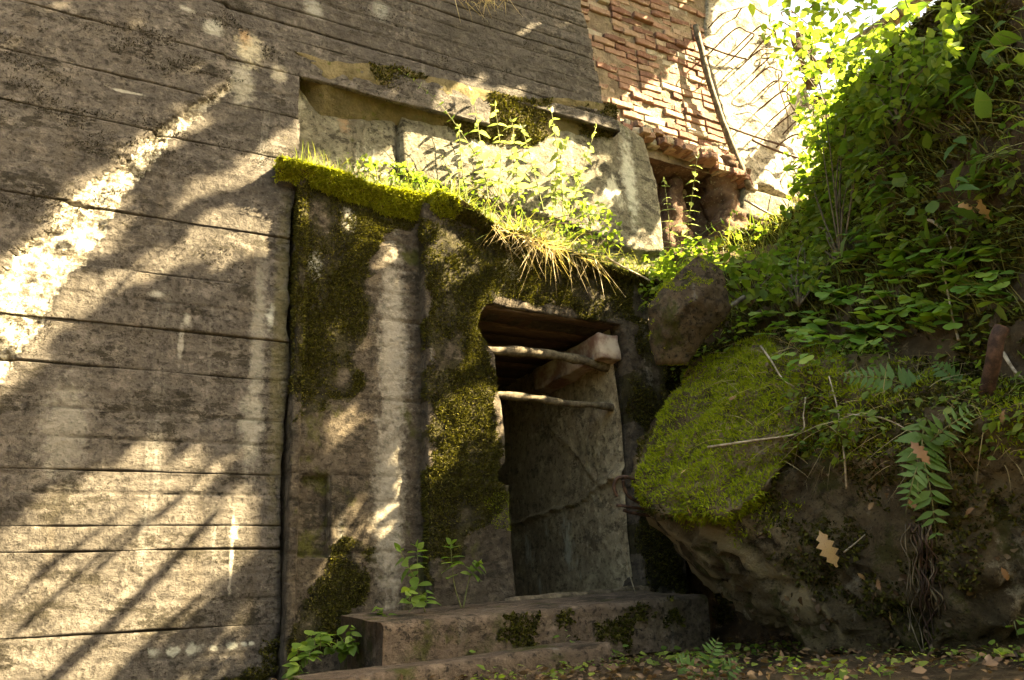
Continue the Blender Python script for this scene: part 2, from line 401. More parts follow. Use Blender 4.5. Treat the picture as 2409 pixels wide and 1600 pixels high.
MAT['moss_sun'] = leafmat('sunny_moss', (0.13, 0.155, 0.014), (0.23, 0.25, 0.025), (0.34, 0.34, 0.05), 0.4, 1.4, gloss=0.05)  # lighter, yellower moss colour, sunlight on the ledge rim painted in
MAT['moss_black'] = leafmat('black_moss', (0.012, 0.011, 0.006), (0.022, 0.019, 0.009), (0.04, 0.034, 0.014), 0.1, 1.0, gloss=0.02)
MAT['moss_dry'] = leafmat('dry_moss', (0.020, 0.020, 0.006), (0.046, 0.044, 0.010), (0.115, 0.105, 0.022), 0.2, 1.2, gloss=0.05)
MAT['stem'] = simple('green_stem', (0.08, 0.095, 0.03), (0.16, 0.15, 0.06), 20)

# ================================================================== STRUCTURE
YW, YP, YD, YR, YB = 4.50, 4.44, 4.34, 4.64, 4.95    # wall face, portal panel, door pier, recess back, brick face

# ---- ground
def ground_z(x, y):
    s = x * 0.4587 + y * 0.8276 + 0.35 * x
    t = np.clip((s - 0.6) / 2.8, 0, 1); t = t * t * (3 - 2 * t)
    return 1.22 * t
gx = np.concatenate([np.linspace(-70, -3, 12), np.linspace(-2.8, 5.5, 210), np.linspace(6, 80, 14)])
gy = np.concatenate([np.linspace(-70, -1.2, 12), np.linspace(-1, 5.2, 170), np.linspace(6, 80, 14)])
GX, GY = np.meshgrid(gx, gy, indexing='ij')
GP = np.stack([GX.ravel(), GY.ravel(), np.zeros(GX.size)], 1)
near = np.exp(-((GP[:, 0] - 1.5) ** 2 + (GP[:, 1] - 3) ** 2) / 18)
GP[:, 2] = ground_z(GP[:, 0], GP[:, 1]) + near * (fbm(GP, 1.6, 3, 3) * 0.06 + fbm(GP, 9, 4, 5) * 0.035)
tag(mobj('ground', GP, grid_faces(len(gx), len(gy)), MAT['soil']), 'dark forest soil with litter in front of the bunker door', kind='structure')

# ---- slab from an outline in a wall plane
def slab_poly(name, poly, Y, thick, res, disp, mat, parent, back=True, attrs=None):
    """outline poly in (x, z), front face near y=Y shaped by disp(x, z), sides running back by thick."""
    P = np.array(poly, float)
    x0, z0 = P.min(0); x1, z1 = P.max(0)
    nx = max(3, int((x1 - x0) / res) + 2); nz = max(3, int((z1 - z0) / res) + 2)
    xs = np.linspace(x0, x1, nx); zs = np.linspace(z0, z1, nz)
    X, Z = np.meshgrid(xs, zs, indexing='ij'); X = X.ravel(); Z = Z.ravel()
    F = grid_faces(nx, nz)
    cx = X[F].mean(1); cz = Z[F].mean(1)
    F = F[in_poly(cx, cz, poly)]
    used = np.unique(F); re = -np.ones(len(X), int); re[used] = np.arange(len(used))
    F = re[F]; X = X[used].copy(); Z = Z[used].copy()
    E = np.concatenate([F[:, [0, 1]], F[:, [1, 2]], F[:, [2, 3]], F[:, [3, 0]]])
    key = np.sort(E, 1); _, inv, cnt = np.unique(key, axis=0, return_inverse=True, return_counts=True)
    B = E[cnt[inv.ravel()] == 1]
    bv = np.unique(B)
    bx, bz = X[bv], Z[bv]; best = np.full(len(bv), 1e9); nxp = bx.copy(); nzp = bz.copy()
    for k in range(len(P)):
        a, b = P[k], P[(k + 1) % len(P)]; d = b - a; L = d @ d
        t = np.clip(((bx - a[0]) * d[0] + (bz - a[1]) * d[1]) / L, 0, 1)
        qx = a[0] + t * d[0]; qz = a[1] + t * d[1]; dd = np.hypot(bx - qx, bz - qz)
        w = dd < best; best[w] = dd[w]; nxp[w] = qx[w]; nzp[w] = qz[w]
    w = best < res * 1.6
    X[bv[w]] = nxp[w]; Z[bv[w]] = nzp[w]
    Q = np.stack([X, np.zeros_like(X), Z], 1)
    j = fbm(Q, 14, 3, 31)[bv] * res * 0.5
    X[bv] += j; Z[bv] += fbm(Q, 14, 3, 37)[bv] * res * 0.5
    Yv = Y + disp(X, Z)
    Yv[bv] += res * 0.45                                                    # worn arris
    V = np.stack([X, Yv, Z], 1)
    n = len(V); VB = V[bv].copy(); VB[:, 1] = Y + thick
    rb = -np.ones(n, int); rb[bv] = np.arange(len(bv)) + n
    S = np.stack([B[:, 1], B[:, 0], rb[B[:, 0]], rb[B[:, 1]]], 1)
    a = {k: np.concatenate([f(X, Z), np.zeros(len(VB))]) for k, f in (attrs or {}).items()}
    return mobj(name, np.vstack([V, VB]), np.concatenate([F, S]), mat, parent, True, a)
def P3(x, z, y=0.0): return np.stack([x, np.full_like(x, y), z], 1)

# ---- the long board-marked wall
wall = thing('concrete_wall', 'tall weathered concrete wall with marks of horizontal boards, left of the doorway', 'wall', (0.0, YW, 1.0))
# diagonal scar of torn-off concrete
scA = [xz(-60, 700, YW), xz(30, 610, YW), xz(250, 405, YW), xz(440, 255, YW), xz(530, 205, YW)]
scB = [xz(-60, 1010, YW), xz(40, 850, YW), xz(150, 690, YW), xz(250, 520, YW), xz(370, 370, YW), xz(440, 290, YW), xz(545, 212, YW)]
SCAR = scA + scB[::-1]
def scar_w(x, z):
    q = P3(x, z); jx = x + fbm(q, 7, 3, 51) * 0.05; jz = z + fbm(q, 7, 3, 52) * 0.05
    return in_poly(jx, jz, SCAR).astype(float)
ABOVE = scA + [xz(530, -900, YW), (-3.5, 8.5), (-3.5, 2.0)]
def wall_disp(x, z, seed=0):
    q = P3(x, z)
    d = -0.010 * fbm(q, 2.2, 3, 61 + seed) - 0.006 * fbm(q * np.array([1, 1, 3.0]), 9, 4, 62) 
    pit = fbm(q, 22, 3, 64); d = d + 0.014 * np.clip(pit - 0.25, 0, 1)
    for j, sl, dp, sg in fj:
        if z.min() - 0.1 < j < z.max() + 0.1:
            on = np.clip(0.5 + 1.6 * fbm(P3(x, 0 * z + j), 1.3, 3, 66), 0, 1)
            d = d + sg * (0.002 + dp) * on * np.exp(-((z - j - sl * x - 0.004 * fbm(P3(x, 0 * z + j), 2.5, 3, 67)) / 0.006) ** 2) - 0.004 * math.sin(j * 57.0) * (z > j + sl * x)
    s = scar_w(x, z)
    ab = in_poly(x + fbm(q, 7, 3, 51) * 0.04, z + fbm(q, 7, 3, 52) * 0.04, ABOVE)
    d = d - 0.03 * ab
    d = d + s * (0.012 + 0.035 * fbm(q, 11, 4, 65))
    return d
joints = [0.55, 0.70, 0.85, 1.00, 1.13, 1.26, 1.39, 1.517, 1.655, 1.768, 1.901, 2.022, 2.183, 2.298, 2.463, 2.61, 2.841, 2.96, 3.082, 3.24, 3.404, 3.57, 3.752,
          3.93, 4.11, 4.298, 4.46, 4.62, 4.78, 4.95, 5.08, 5.22, 5.35, 5.48, 5.62, 5.76, 5.90, 6.04, 6.18, 6.33, 6.48, 6.63, 6.8, 7.0, 7.2]
deep = {1.517: 1, 1.901: 1.6, 2.022: 1, 2.298: 1.3, 2.841: 0.8, 3.082: 1.5, 3.404: 1.4, 3.752: 1.6, 4.298: 1.7, 4.62: 1.2, 4.95: 1.3}
faint = [j for j in joints if j not in deep and j > 0.9]
fj = [(j, random.uniform(-0.012, 0.012), random.uniform(0.004, 0.014), random.choice((1, 1, 1, -0.4))) for j in faint]
joints = [0.3, 0.7, 1.0, 1.26] + sorted(deep) + [5.22, 5.35, 5.48, 5.62, 5.76, 5.87, 5.97, 6.08, 6.18, 6.33, 6.48, 6.63, 6.8, 7.2]
weak = [0.15 + 0.8 * random.random() for _ in joints]
PL = xz(682, 700, YW)[0]                                   # left edge of the portal
RTOP = lambda x: 4.95 + 0.13 * (x - 1.0)                     # ragged upper edge of the recess
def right_edge(z):
    if 4.9 < z < 5.25: return 1.0 + (z - 4.90) / 0.13
    if z < 4.24: return PL
    if z < 4.98: return PL + 0.02
    if z < 5.30: return 1.0 + (z - 4.95) / 0.13 + 0.05
    return 3.50 - (z - 5.34) * 0.12
for k in range(len(joints) - 1):
    z0, z1 = joints[k] + 0.0004, joints[k + 1] - 0.0004
    x0, x1 = -2.6, right_edge((z0 + z1) / 2)
    nx = int((x1 - x0) / 0.026)
    xs = np.linspace(x0, x1, nx)
    g0 = 0.0065 * deep.get(joints[k], weak[k]); g1 = 0.0065 * deep.get(joints[k + 1], weak[k + 1])
    nr = max(6, int((z1 - z0) / 0.0105))
    off = RNG.normal() * 0.004
    rows = []
    zz = [z0, z0] + list(np.linspace(z0 + 0.0045, z1 - 0.0045, nr)) + [z1, z1]
    for r, z in enumerate(zz):
        zc = np.full(nx, z)
        q = P3(xs, zc)
        lipn = fbm(P3(xs, np.full(nx, joints[k] if r < 3 else joints[k + 1])), 3.2, 3, 70)
        wob = fbm(P3(xs, np.full(nx, joints[k + 1] if r >= len(zz) - 3 else joints[k] if r < 3 else 0)), 1.7, 3, 71) * 0.006
        y = YW + off + wall_disp(xs, zc)
        if r in (0, len(zz) - 1): y = y + 0.03
        elif r == 1: y = y + g0 * 2.2 * np.clip(0.75 + 2.4 * lipn, 0.02, 2.5); zc = zc + wob
        elif r == len(zz) - 2: y = y + g1 * 2.2 * np.clip(0.75 + 2.4 * lipn, 0.02, 2.5); zc = zc + wob
        elif r == 2: zc = zc + wob + np.abs(lipn) * 0.007
        elif r == len(zz) - 3: zc = zc + wob - np.abs(lipn) * 0.007
        if r in (0, len(zz) - 1): zc = zc + fbm(P3(xs, np.full(nx, joints[k] if r == 0 else joints[k + 1])), 1.7, 3, 71) * 0.006
        xx = xs.copy()
        xx[-1] += fbm(P3(np.full(1, 3.0), np.full(1, z)), 6, 3, 72)[0] * 0.03
        rows.append(np.stack([xx, y, zc], 1))
    A = np.stack(rows, 1)                                       # nx, rows
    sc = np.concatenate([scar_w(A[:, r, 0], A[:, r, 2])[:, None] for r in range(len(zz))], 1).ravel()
    # return at the right-hand end
    V = A.reshape(-1, 3); nv = len(zz)
    F = grid_faces(nx, nv)
    end = A[-1].copy(); end[:, 1] = YW + 0.35
    e0 = (nx - 1) * nv; o = len(V)
    R = np.stack([np.arange(e0, e0 + nv - 1), o + np.arange(nv - 1), o + 1 + np.arange(nv - 1), np.arange(e0 + 1, e0 + nv)], 1)
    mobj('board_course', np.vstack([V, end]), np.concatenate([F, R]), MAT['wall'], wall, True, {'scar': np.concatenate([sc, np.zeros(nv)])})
slab_poly('wall_core', [(-2.6, 0.3), (PL + 0.15, 0.3), (PL + 0.15, 4.15), (PL - 0.02, 4.2), (PL - 0.02, 5.0), (3.3, 5.34), (3.2, 7.2), (-2.6, 7.2)], YW + 0.085, 0.5, 0.5, lambda x, z: 0 * x, MAT['wall'], wall)

# ---- recess above the doorway
rec = thing('wall_recess', 'pale cracked concrete recess above the mossy ledge', 'recess', (2.2, YR, 3.9))
def rec_disp(x, z):
    q = P3(x, z)
    d = -0.02 * fbm(q, 2.0, 4, 81) - 0.008 * fbm(q, 10, 3, 82)
    cx = xz(936, 300, YR)[0]
    d = d + 0.05 * np.exp(-((x - cx - 0.012 * fbm(q, 5, 2, 83)) / 0.012) ** 2) * (z > 4.35)
    zc = 4.52 - 0.12 * (x - 1.2) + 0.07 * fbm(P3(x, 0 * z), 3, 4, 84)
    d = d + 0.035 * np.exp(-((z - zc) / 0.010) ** 2) * (x > 1.35)
    d = d - 0.035 * (x > cx) * (z > zc) + 0.02 * ((x > cx) & (z < zc))
    return d
slab_poly('recess_face', [(0.9, 3.7), (4.02, 3.7), (4.05, 4.9), (3.96, 5.3), (3.6, 5.45), (0.9, 5.15)], YR, 0.4, 0.02, rec_disp, MAT['recess'], rec)
# rounded broken soffit under the upper wall
nx, nv = 190, 34
xs = np.linspace(0.96, 3.62, nx); vs = np.linspace(0, 1, nv)
X, Vv = np.meshgrid(xs, vs, indexing='ij'); X = X.ravel(); Vv = Vv.ravel()
zt = RTOP(X) + 0.16 + 0.13 * fbm(P3(X, 0 * X), 1.9, 5, 91)
low = 0.40 - 0.06 * np.cos((X - 1.0) * 2.4) + 0.06 * fbm(P3(X, 0 * X), 2.0, 3, 92)
arch = np.clip((X - 0.96) / 0.22, 0, 1) ** 0.6
Zs = zt - Vv * low * arch - 0.02
Ys = YW - 0.012 + Vv ** 1.2 * (YR - YW + 0.02)
S = np.stack([X, Ys, Zs], 1)
b = fbm(S, 4.0, 5, 93); S[:, 1] -= b * 0.055 * np.sin(np.pi * np.clip(Vv * 1.1, 0, 1)) + 0.02 * np.sin(np.pi * Vv); S[:, 2] += fbm(S, 5, 5, 94) * 0.05 * np.sin(np.pi * Vv)
mobj('broken_soffit', S, grid_faces(nx, nv), MAT['soffit'], rec)

# ---- portal
def blur_poly(px, py, poly, soft=40):
    """1 well inside, 0 outside, noisy edge."""
    q = np.stack([px, py, 0 * px], 1) / 60.0
    return in_poly(px + fbm(q, 1, 3, 401) * soft, py + fbm(q, 1, 3, 402) * soft, poly).astype(float)
PANEL_UP = [(690, 400), (1000, 480), (985, 520), (930, 545), (850, 640), (840, 900), (770, 975), (690, 990)]
PANEL_LO = [(690, 1450), (760, 1330), (800, 1260), (862, 1290), (868, 1430), (800, 1500), (690, 1600)]
PIER_A = [(1000, 490), (1150, 540), (1300, 600), (1500, 640), (1500, 760), (1440, 750), (1170, 700), (1130, 730), (1120, 800), (1080, 880), (1000, 960)]
PIER_B = [(1000, 960), (1060, 800), (1130, 820), (1190, 1000), (1180, 1160), (1120, 1260), (1040, 1320), (1005, 1360)]
PIER_C = [(1480, 740), (1560, 740), (1600, 1400), (1510, 1400)]
def film(polys, Y, seed, add):
    def f(x, z):
        P = np.stack([x, np.full_like(x, Y), z], 1); px, py, _ = proj(P); m = 0.0
        for pl in polys: m = np.maximum(m, blur_poly(px, py, pl, 60))
        return m * np.clip((fbm(P * np.array([1, 1, 0.7]), 7, 5, seed) + add) * 2.2, 0, 1)
    return {'film': f}
portal = thing('door_portal', 'mossy concrete portal around the dark doorway', 'doorway', (2.4, YD, 1.3))
pxL = xz(700, 800, YP)[0]; pxS = xz(990, 900, YP)[0]
dL = xz(1166, 900, YD)[0]; dR = xz(1470, 1000, YD)[0]; dTop = 3.42; sill = 1.56
nichX = (xz(706, 1200, YP)[0], xz(776, 1200, YP)[0]); nichZ = (xz(740, 1312, YP)[1], xz(740, 1122, YP)[1])
pj = np.array([1.42, 1.58, 1.72, 1.86, 2.0, 2.14, 2.29, 2.44, 2.60, 2.76, 2.93, 3.1, 3.28, 3.46, 3.64, 3.82])
def panel_disp(x, z):
    q = P3(x, z)
    d = -0.010 * fbm(q, 3.0, 4, 101) - 0.006 * fbm(q, 14, 3, 102) + 0.014 * np.clip(fbm(q, 24, 2, 103) - 0.25, 0, 1)
    wob = 0.006 * fbm(P3(x, 0 * z), 3, 2, 104)
    for k, j in enumerate(pj):
        d = d + (0.006 + 0.008 * ((k * 7) % 3 == 0)) * np.exp(-((z - j - wob + 0.012 * (x - 1.4)) / 0.0055) ** 2)
        d = d + 0.006 * math.sin(k * 12.9) * ((z > j) & (z < j + 0.16))
    inn = (x > nichX[0]) & (x < nichX[1]) & (z > nichZ[0]) & (z < nichZ[1] + 0.03 * fbm(P3(x, 0 * z), 6, 2, 105))
    d = d + 0.05 * inn
    rim = (x > nichX[0] - 0.03) & (x < nichX[1] + 0.022) & (z > nichZ[0] - 0.02) & (z < nichZ[1] + 0.02) & ~inn
    d = d - 0.006 * rim - 0.03 * (x < pxL + 0.035)
    d = d - 0.03 * np.clip((2.75 - z) / 0.1, 0, 1) * np.clip((z - 2.40) / 0.05, 0, 1) * np.clip((x - pxL) / 0.05, 0, 1) * np.clip((pxL + 0.16 - x) / 0.05, 0, 1)
    return d
slab_poly('front_panel', [(pxL - 0.02, 0.9), (pxS + 0.03, 0.9), (pxS + 0.03, 4.12), (pxL - 0.02, 4.2)], YP, 0.35, 0.014, panel_disp, MAT['portal'], portal, attrs=film([PANEL_UP, PANEL_LO], YP, 421, 0.7))
def pier_disp(x, z):
    q = P3(x, z)
    d = -0.03 * fbm(q, 3.2, 4, 111) - 0.016 * fbm(q, 11, 4, 112)
    d = d + 0.02 * np.exp(-((z - 2.29) / 0.012) ** 2)
    return d
Ld = [xz(px, py, YD) for px, py in [(1150, 715), (1130, 735), (1120, 770), (1140, 800), (1165, 830), (1172, 900), (1182, 960), (1192, 1040), (1190, 1090), (1170, 1105), (1168, 1135), (1196, 1142), (1200, 1230), (1208, 1310), (1216, 1415)]]
Rd = [xz(px, py, YD) for px, py in [(1512, 1400), (1506, 1290), (1498, 1150), (1490, 1000), (1482, 880), (1470, 790), (1458, 764)]]
pier_poly = [(pxS, 0.9), (Ld[-1][0], 0.9)] + Ld[::-1] + Rd[::-1] + [(Rd[0][0] + 0.02, 0.9), (3.62, 0.9), (3.66, 3.0), (3.8, 3.6), (3.7, 3.80), (3.2, 3.93), (pxS, 4.10)]
slab_poly('door_surround', pier_poly, YD, 0.30, 0.015, pier_disp, MAT['portal'], portal, attrs=film([PIER_A, PIER_B, PIER_C], YD, 423, 0.7))
# roof slab of the portal, its front lip eroded
def cap_z(x): return 4.20 - 0.06 * (x - 0.95) - 0.16 * np.clip((x - 1.85) / 0.5, 0, 1) ** 1.5 - 0.12 * np.clip((x - 2.5) / 1.2, 0, 1)
nu, nv = 200, 26
us = np.linspace(0.86, 4.05, nu); vs = np.linspace(0, 1, nv)
U, Vv = np.meshgrid(us, vs, indexing='ij'); U = U.ravel(); Vv = Vv.ravel()
zc = cap_z(U); th = 0.075 + 0.06 * fbm(P3(U, 0 * U), 3, 4, 121)
yf = np.where(U < 1.86, 4.33, 4.25) + 0.02 * fbm(P3(U, 0 * U), 5, 3, 122)
a = np.clip(Vv / 0.45, 0, 1); bb = np.clip((Vv - 0.45) / 0.55, 0, 1)
Yc = np.where(Vv < 0.45, yf + 0.12 * (1 - np.sin(a * np.pi / 2)), yf + bb * 0.60)
Zc = np.where(Vv < 0.45, zc - th * (1 - np.sin(a * np.pi / 2)) * 1.4, zc + 0.05 * bb)
C_ = np.stack([U, Yc, Zc], 1); C_[:, 2] += 0.055 * fbm(C_, 5, 4, 123); C_[:, 1] += 0.04 * fbm(C_, 5, 4, 124)
mobj('roof_slab', C_, grid_faces(nu, nv), MAT['soffit'], portal)

# ---- passage behind the door
pas = thing('passage', 'dark narrow passage with cracked plaster side wall inside the doorway', 'passage', (2.8, 5.2, sill))
def plane_grid(o, u, v, nu_, nv_, amp, sc, seed, crack=None):
    a = np.linspace(0, 1, nu_); b = np.linspace(0, 1, nv_); A_, B_ = np.meshgrid(a, b, indexing='ij')
    P = np.array(o)[None] + A_.ravel()[:, None] * np.array(u)[None] + B_.ravel()[:, None] * np.array(v)[None]
    n = nrm(np.cross(u, v)); d = amp * fbm(P, sc, 5, seed)
    if crack is not None: d = d + crack(A_.ravel(), B_.ravel(), P)
    return P + d[:, None] * n, grid_faces(nu_, nv_)
xr = dR + 0.03
def crk(a, b, P):
    zc = 2.30 + 0.06 * fbm(np.stack([P[:, 1], 0 * P[:, 1], 0 * P[:, 1]], 1), 4, 4, 131) - 0.05 * (P[:, 1] - 4.6)
    d = -0.04 * np.exp(-((P[:, 2] - zc) / 0.012) ** 2) - 0.02 * (P[:, 2] < zc)
    zd = 2.35 + 0.9 * (P[:, 1] - 4.75) + 0.05 * fbm(P, 5, 3, 132)
    d = d - 0.025 * np.exp(-((P[:, 2] - zd) / 0.011) ** 2) * (P[:, 2] > 2.35)
    d = d - 0.07 * np.exp(-(((P[:, 1] - 4.52) / 0.10) ** 2 + ((P[:, 2] - 2.36) / 0.035) ** 2))
    return d
V_, F_ = plane_grid((xr, YD + 0.10, 1.2), (0, 2.4, 0), (0, 0, 2.4), 120, 130, 0.025, 2.5, 133, crk)
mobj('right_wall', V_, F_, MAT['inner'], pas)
V_, F_ = plane_grid((dL - 0.10, YD + 0.28, 1.2), (0, 2.4, 0), (0, 0, 2.4), 30, 30, 0.02, 2.5, 134); mobj('left_wall', V_, F_, MAT['soil'], pas)  # dark soil colour stands in for deep shade inside the passage
V_, F_ = plane_grid((dL - 0.2, YD + 2.45, 1.2), (1.4, 0, 0), (0, 0, 2.4), 20, 30, 0.02, 2.5, 135); mobj('back_wall', V_, F_, MAT['soil'], pas)  # end wall darkened too, shade put into its colour
V_, F_ = plane_grid((dL - 0.2, YD + 0.1, sill - 0.01), (1.5, 0, 0), (0, 2.5, 0), 30, 40, 0.015, 4, 136); mobj('passage_floor', V_, F_, MAT['soil'], pas)  # dark floor colour keeps bounce light out of the passage
V_, F_ = plane_grid((dL - 0.2, YD + 0.1, dTop + 0.10), (1.5, 0, 0), (0, 2.5, 0), 10, 10, 0.01, 4, 137); mobj('ceiling', V_, F_, MAT['timber'], pas)
def rough_box(c, s, seg=(6, 6, 6), amp=0.006, sc=8, seed=0, rot=None, bevel=0.12):
    bm = bmesh.new(); bmesh.ops.create_cube(bm, size=1.0)
    bmesh.ops.scale(bm, vec=s, verts=bm.verts)
    bmesh.ops.bevel(bm, geom=bm.edges[:], offset=min(s) * bevel, segments=1, affect='EDGES')
    le = max(s) / max(seg)
    for _ in range(4):
        es = [e for e in bm.edges if e.calc_length() > le * 1.5]
        if not es: break
        bmesh.ops.subdivide_edges(bm, edges=es, cuts=1, use_grid_fill=True)
    bmesh.ops.triangulate(bm, faces=bm.faces[:])
    bm.verts.index_update()
    V = np.array([v.co[:] for v in bm.verts]); F = np.array([[v.index for v in f.verts] for f in bm.faces])
    bm.normal_update(); N = np.array([v.normal[:] for v in bm.verts]); bm.free()
    V = V + N * (amp * fbm(V + seed * 3.7, sc, 4, 140 + seed))[:, None]
    if rot is not None: V = V @ np.array(rot.to_matrix()).T
    return V + np.array(c), F
from mathutils import Euler
for k in range(8):
    yy = YD + 0.22 + k * 0.20
    V_, F_ = rough_box((dL + 0.45, yy, dTop + 0.045 - 0.012 * (k % 2)), (1.25, 0.17, 0.07), (14, 2, 1), 0.008, 6, k)
    mobj('ceiling_plank', V_, F_, MAT['timber'], pas)
V_, F_ = rough_box((xr - 0.06, YD + 0.52, 3.26), (0.17, 0.95, 0.18), (6, 24, 6), 0.03, 8, 21, None, 0.03)
mobj('side_beam', V_, F_, MAT['pinkbeam'], pas)
V_, F_ = rough_box((dL + 0.5, YD + 0.08, dTop + 0.03), (1.15, 0.10, 0.07), (12, 2, 1), 0.012, 6, 22)
mobj('lintel_timber', V_, F_, MAT['timber'], pas)

# ---- poles and threshold
def pole(name, pxs, Y, r, label, mat, seed):
    pts = bez([on_y(px, py, Y) for px, py in pxs], 26)
    V, F = tube(pts, r * (1 + 0.12 * np.sin(np.arange(26) * 1.3 + seed)), 9, True, 0.010, seed)
    base = pts[0]; o = mobj(name, V, F, mat); tag(o, label, 'pole', 'poles across the doorway'); return o
pole('wooden_pole', [(1130, 824), (1230, 828), (1320, 838), (1400, 856), (1500, 884)], 4.52, 0.034, 'thick crooked branch wedged across the top of the doorway', MAT['greybark'], 1)
pole('wooden_pole', [(1150, 928), (1250, 936), (1340, 950), (1420, 955), (1510, 974)], 4.52, 0.026, 'thinner branch wedged across the doorway below the first one', MAT['greybark'], 2)
pts = bez([on_y(1190, 1420, 4.30), on_y(1300, 1411, 4.30), on_y(1420, 1400, 4.32), on_y(1530, 1388, 4.36)], 20)
V_, F_ = tube(pts, 0.035, 9, True, 0.012, 5)
tag(mobj('threshold_log', V_, F_, MAT['bark']), 'dark rotting log lying along the door threshold', 'log')

# ---- steps
st = thing('concrete_step', 'worn reddish concrete step with mossy riser right below the doorway', 'step', (2.2, 3.85, 1.25))
nu, nv = 130, 40
us = np.linspace(0, 1, nu); vs = np.linspace(0, 1, nv); U, Vv = np.meshgrid(us, vs, indexing='ij'); U = U.ravel(); Vv = Vv.ravel()
A0 = on_y(900, 1466, 3.62); A1 = on_y(1660, 1398, 3.62)
def step_sheet(A0, A1, zb, depth, seed, slope=0.05):
    ex = A0[0] + (A1[0] - A0[0]) * U; ez = A0[2] + (A1[2] - A0[2]) * U
    r = 0.035; H = ez - zb
    y = np.where(Vv < 0.4, A0[1], A0[1]); z = ez.copy()
    t = Vv / 0.4
    y = np.where(Vv < 0.4, A0[1] + 0.015 * (1 - t), y); z = np.where(Vv < 0.4, zb + (H - r) * t, z)
    a = np.clip((Vv - 0.4) / 0.15, 0, 1) * np.pi / 2
    y = np.where(Vv >= 0.4, A0[1] + r * (1 - np.cos(a)) + np.clip((Vv - 0.55) / 0.45, 0, 1) * depth, y)
    z = np.where(Vv >= 0.4, ez - r + r * np.sin(a) + np.clip((Vv - 0.55) / 0.45, 0, 1) * slope, z)
    P = np.stack([ex, y, z], 1)
    P[:, 1] += 0.018 * fbm(P, 4, 4, seed) + 0.01 * fbm(P, 15, 3, seed + 1); P[:, 2] += 0.012 * fbm(P, 5, 4, seed + 2)
    P[:, 0] += 0.02 * fbm(P, 6, 3, seed + 3)
    return P
S_ = step_sheet(A0, A1, 1.26, 0.62, 151)
endL = S_[:nv].copy(); endL2 = endL.copy(); endL2[:, 1] = np.maximum(endL2[:, 1], 3.62 + 0.6); endL2[:, 2] = 1.1
F_ = grid_faces(nu, nv); o_ = len(S_)
E_ = np.stack([np.arange(nv - 1) + 1, np.arange(nv - 1), o_ + np.arange(nv - 1), o_ + 1 + np.arange(nv - 1)], 1)
mobj('tread', np.vstack([S_, endL2]), np.concatenate([F_, E_]), MAT['step'], st)
st2 = thing('concrete_step', 'lower dirt-covered concrete step at the bottom edge of the picture', 'step', (2.0, 3.3, 1.15))
B0 = on_y(740, 1602, 3.32); B1 = on_y(1440, 1508, 3.32)
S_ = step_sheet(B0, B1, 1.02, 0.36, 161, 0.0)
mobj('tread', S_, grid_faces(nu, nv), MAT['step'], st2)

# ---- fallen blocks: hulls of corner points, subdivided and roughened
def rock(pts, cuts=5, amp=0.05, sc=3.0, seed=0, smooth=0.35, fine=0.012):
    bm = bmesh.new()
    for p in pts: bm.verts.new(tuple(p))
    r = bmesh.ops.convex_hull(bm, input=bm.verts[:])
    bmesh.ops.delete(bm, geom=[v for v in bm.verts if not v.link_faces], context='VERTS')
    L0 = max(e.calc_length() for e in bm.edges)
    for it in range(cuts):
        L = L0 / (1.7 ** (it + 1))
        es = [e for e in bm.edges if e.calc_length() > L]
        bmesh.ops.subdivide_edges(bm, edges=es, cuts=1)
        bmesh.ops.triangulate(bm, faces=bm.faces[:])
        if it < 3: bmesh.ops.smooth_vert(bm, verts=bm.verts[:], factor=smooth, use_axis_x=True, use_axis_y=True, use_axis_z=True)
    bmesh.ops.recalc_face_normals(bm, faces=bm.faces[:])
    bm.normal_update(); bm.verts.index_update()
    V = np.array([v.co[:] for v in bm.verts]); N = np.array([v.normal[:] for v in bm.verts])
    F = np.array([[v.index for v in f.verts] for f in bm.faces]); bm.free()
    V = V + N * (amp * fbm(V, sc, 4, 170 + seed) + fine * fbm(V, sc * 6, 4, 180 + seed))[:, None]
    return V, F
BLD = [at(1476, 1150, 4.45), at(1505, 1060, 4.75), at(1640, 860, 5.1), at(1800, 790, 5.3), at(2300, 800, 4.6), at(2600, 850, 3.6),
       at(1560, 1215, 4.1), at(1700, 1238, 3.75), at(1890, 1050, 3.75), at(2120, 980, 3.45), at(2420, 960, 3.05), at(2560, 1300, 2.95),
       at(2480, 1545, 3.15), at(2180, 1575, 3.35), at(1930, 1550, 3.6), at(1790, 1492, 3.95), at(1492, 1205, 4.5), at(1650, 1385, 4.45),
       at(2300, 1500, 5.0), at(1800, 1300, 5.4), at(2500, 1000, 5.0)]
bld = thing('mossy_boulder', 'huge tilted concrete boulder with moss-covered top, right of the doorway', 'boulder', tuple(np.mean(BLD[12:16], 0) * np.array([1, 1, 0]) + np.array([0, 0, 1.1])))
BV, BF = rock(BLD, 7, 0.09, 2.3, 1, 0.02, 0.035)
# hollow in the dark front under the moss lip
_ax = nrm(at(1900, 1500, 3.7) - at(1500, 1200, 4.4)); _al = BV - np.outer(BV @ _ax, _ax) * 0.85
BV = BV + nrm(BV - BV.mean(0)) * (0.045 * fbm(_al, 9, 4, 461))[:, None]
hc = at(1960, 1160, 3.6); w_ = np.exp(-np.sum(((BV - hc) / np.array([0.38, 0.38, 0.26])) ** 2, 1)); BV = BV + (FWD * 0.34)[None] * w_[:, None]
_px, _py, _ = proj(BV); _cu = in_poly(_px, _py, [(1460, 1160), (1500, 1050), (1640, 840), (1760, 740), (1990, 860), (1960, 1020), (1880, 1060), (1800, 1180), (1700, 1250), (1500, 1215)])
_nz = nrm(BV - BV.mean(0)); BV = BV + (_nz * 0.6 + np.array([0, -0.3, 0.5])) * (_cu * 0.03)[:, None] - (FWD * -0.10)[None] * ((~_cu) & (_py > 1050) & (_px < 2050) & (_px > 1480))[:, None]
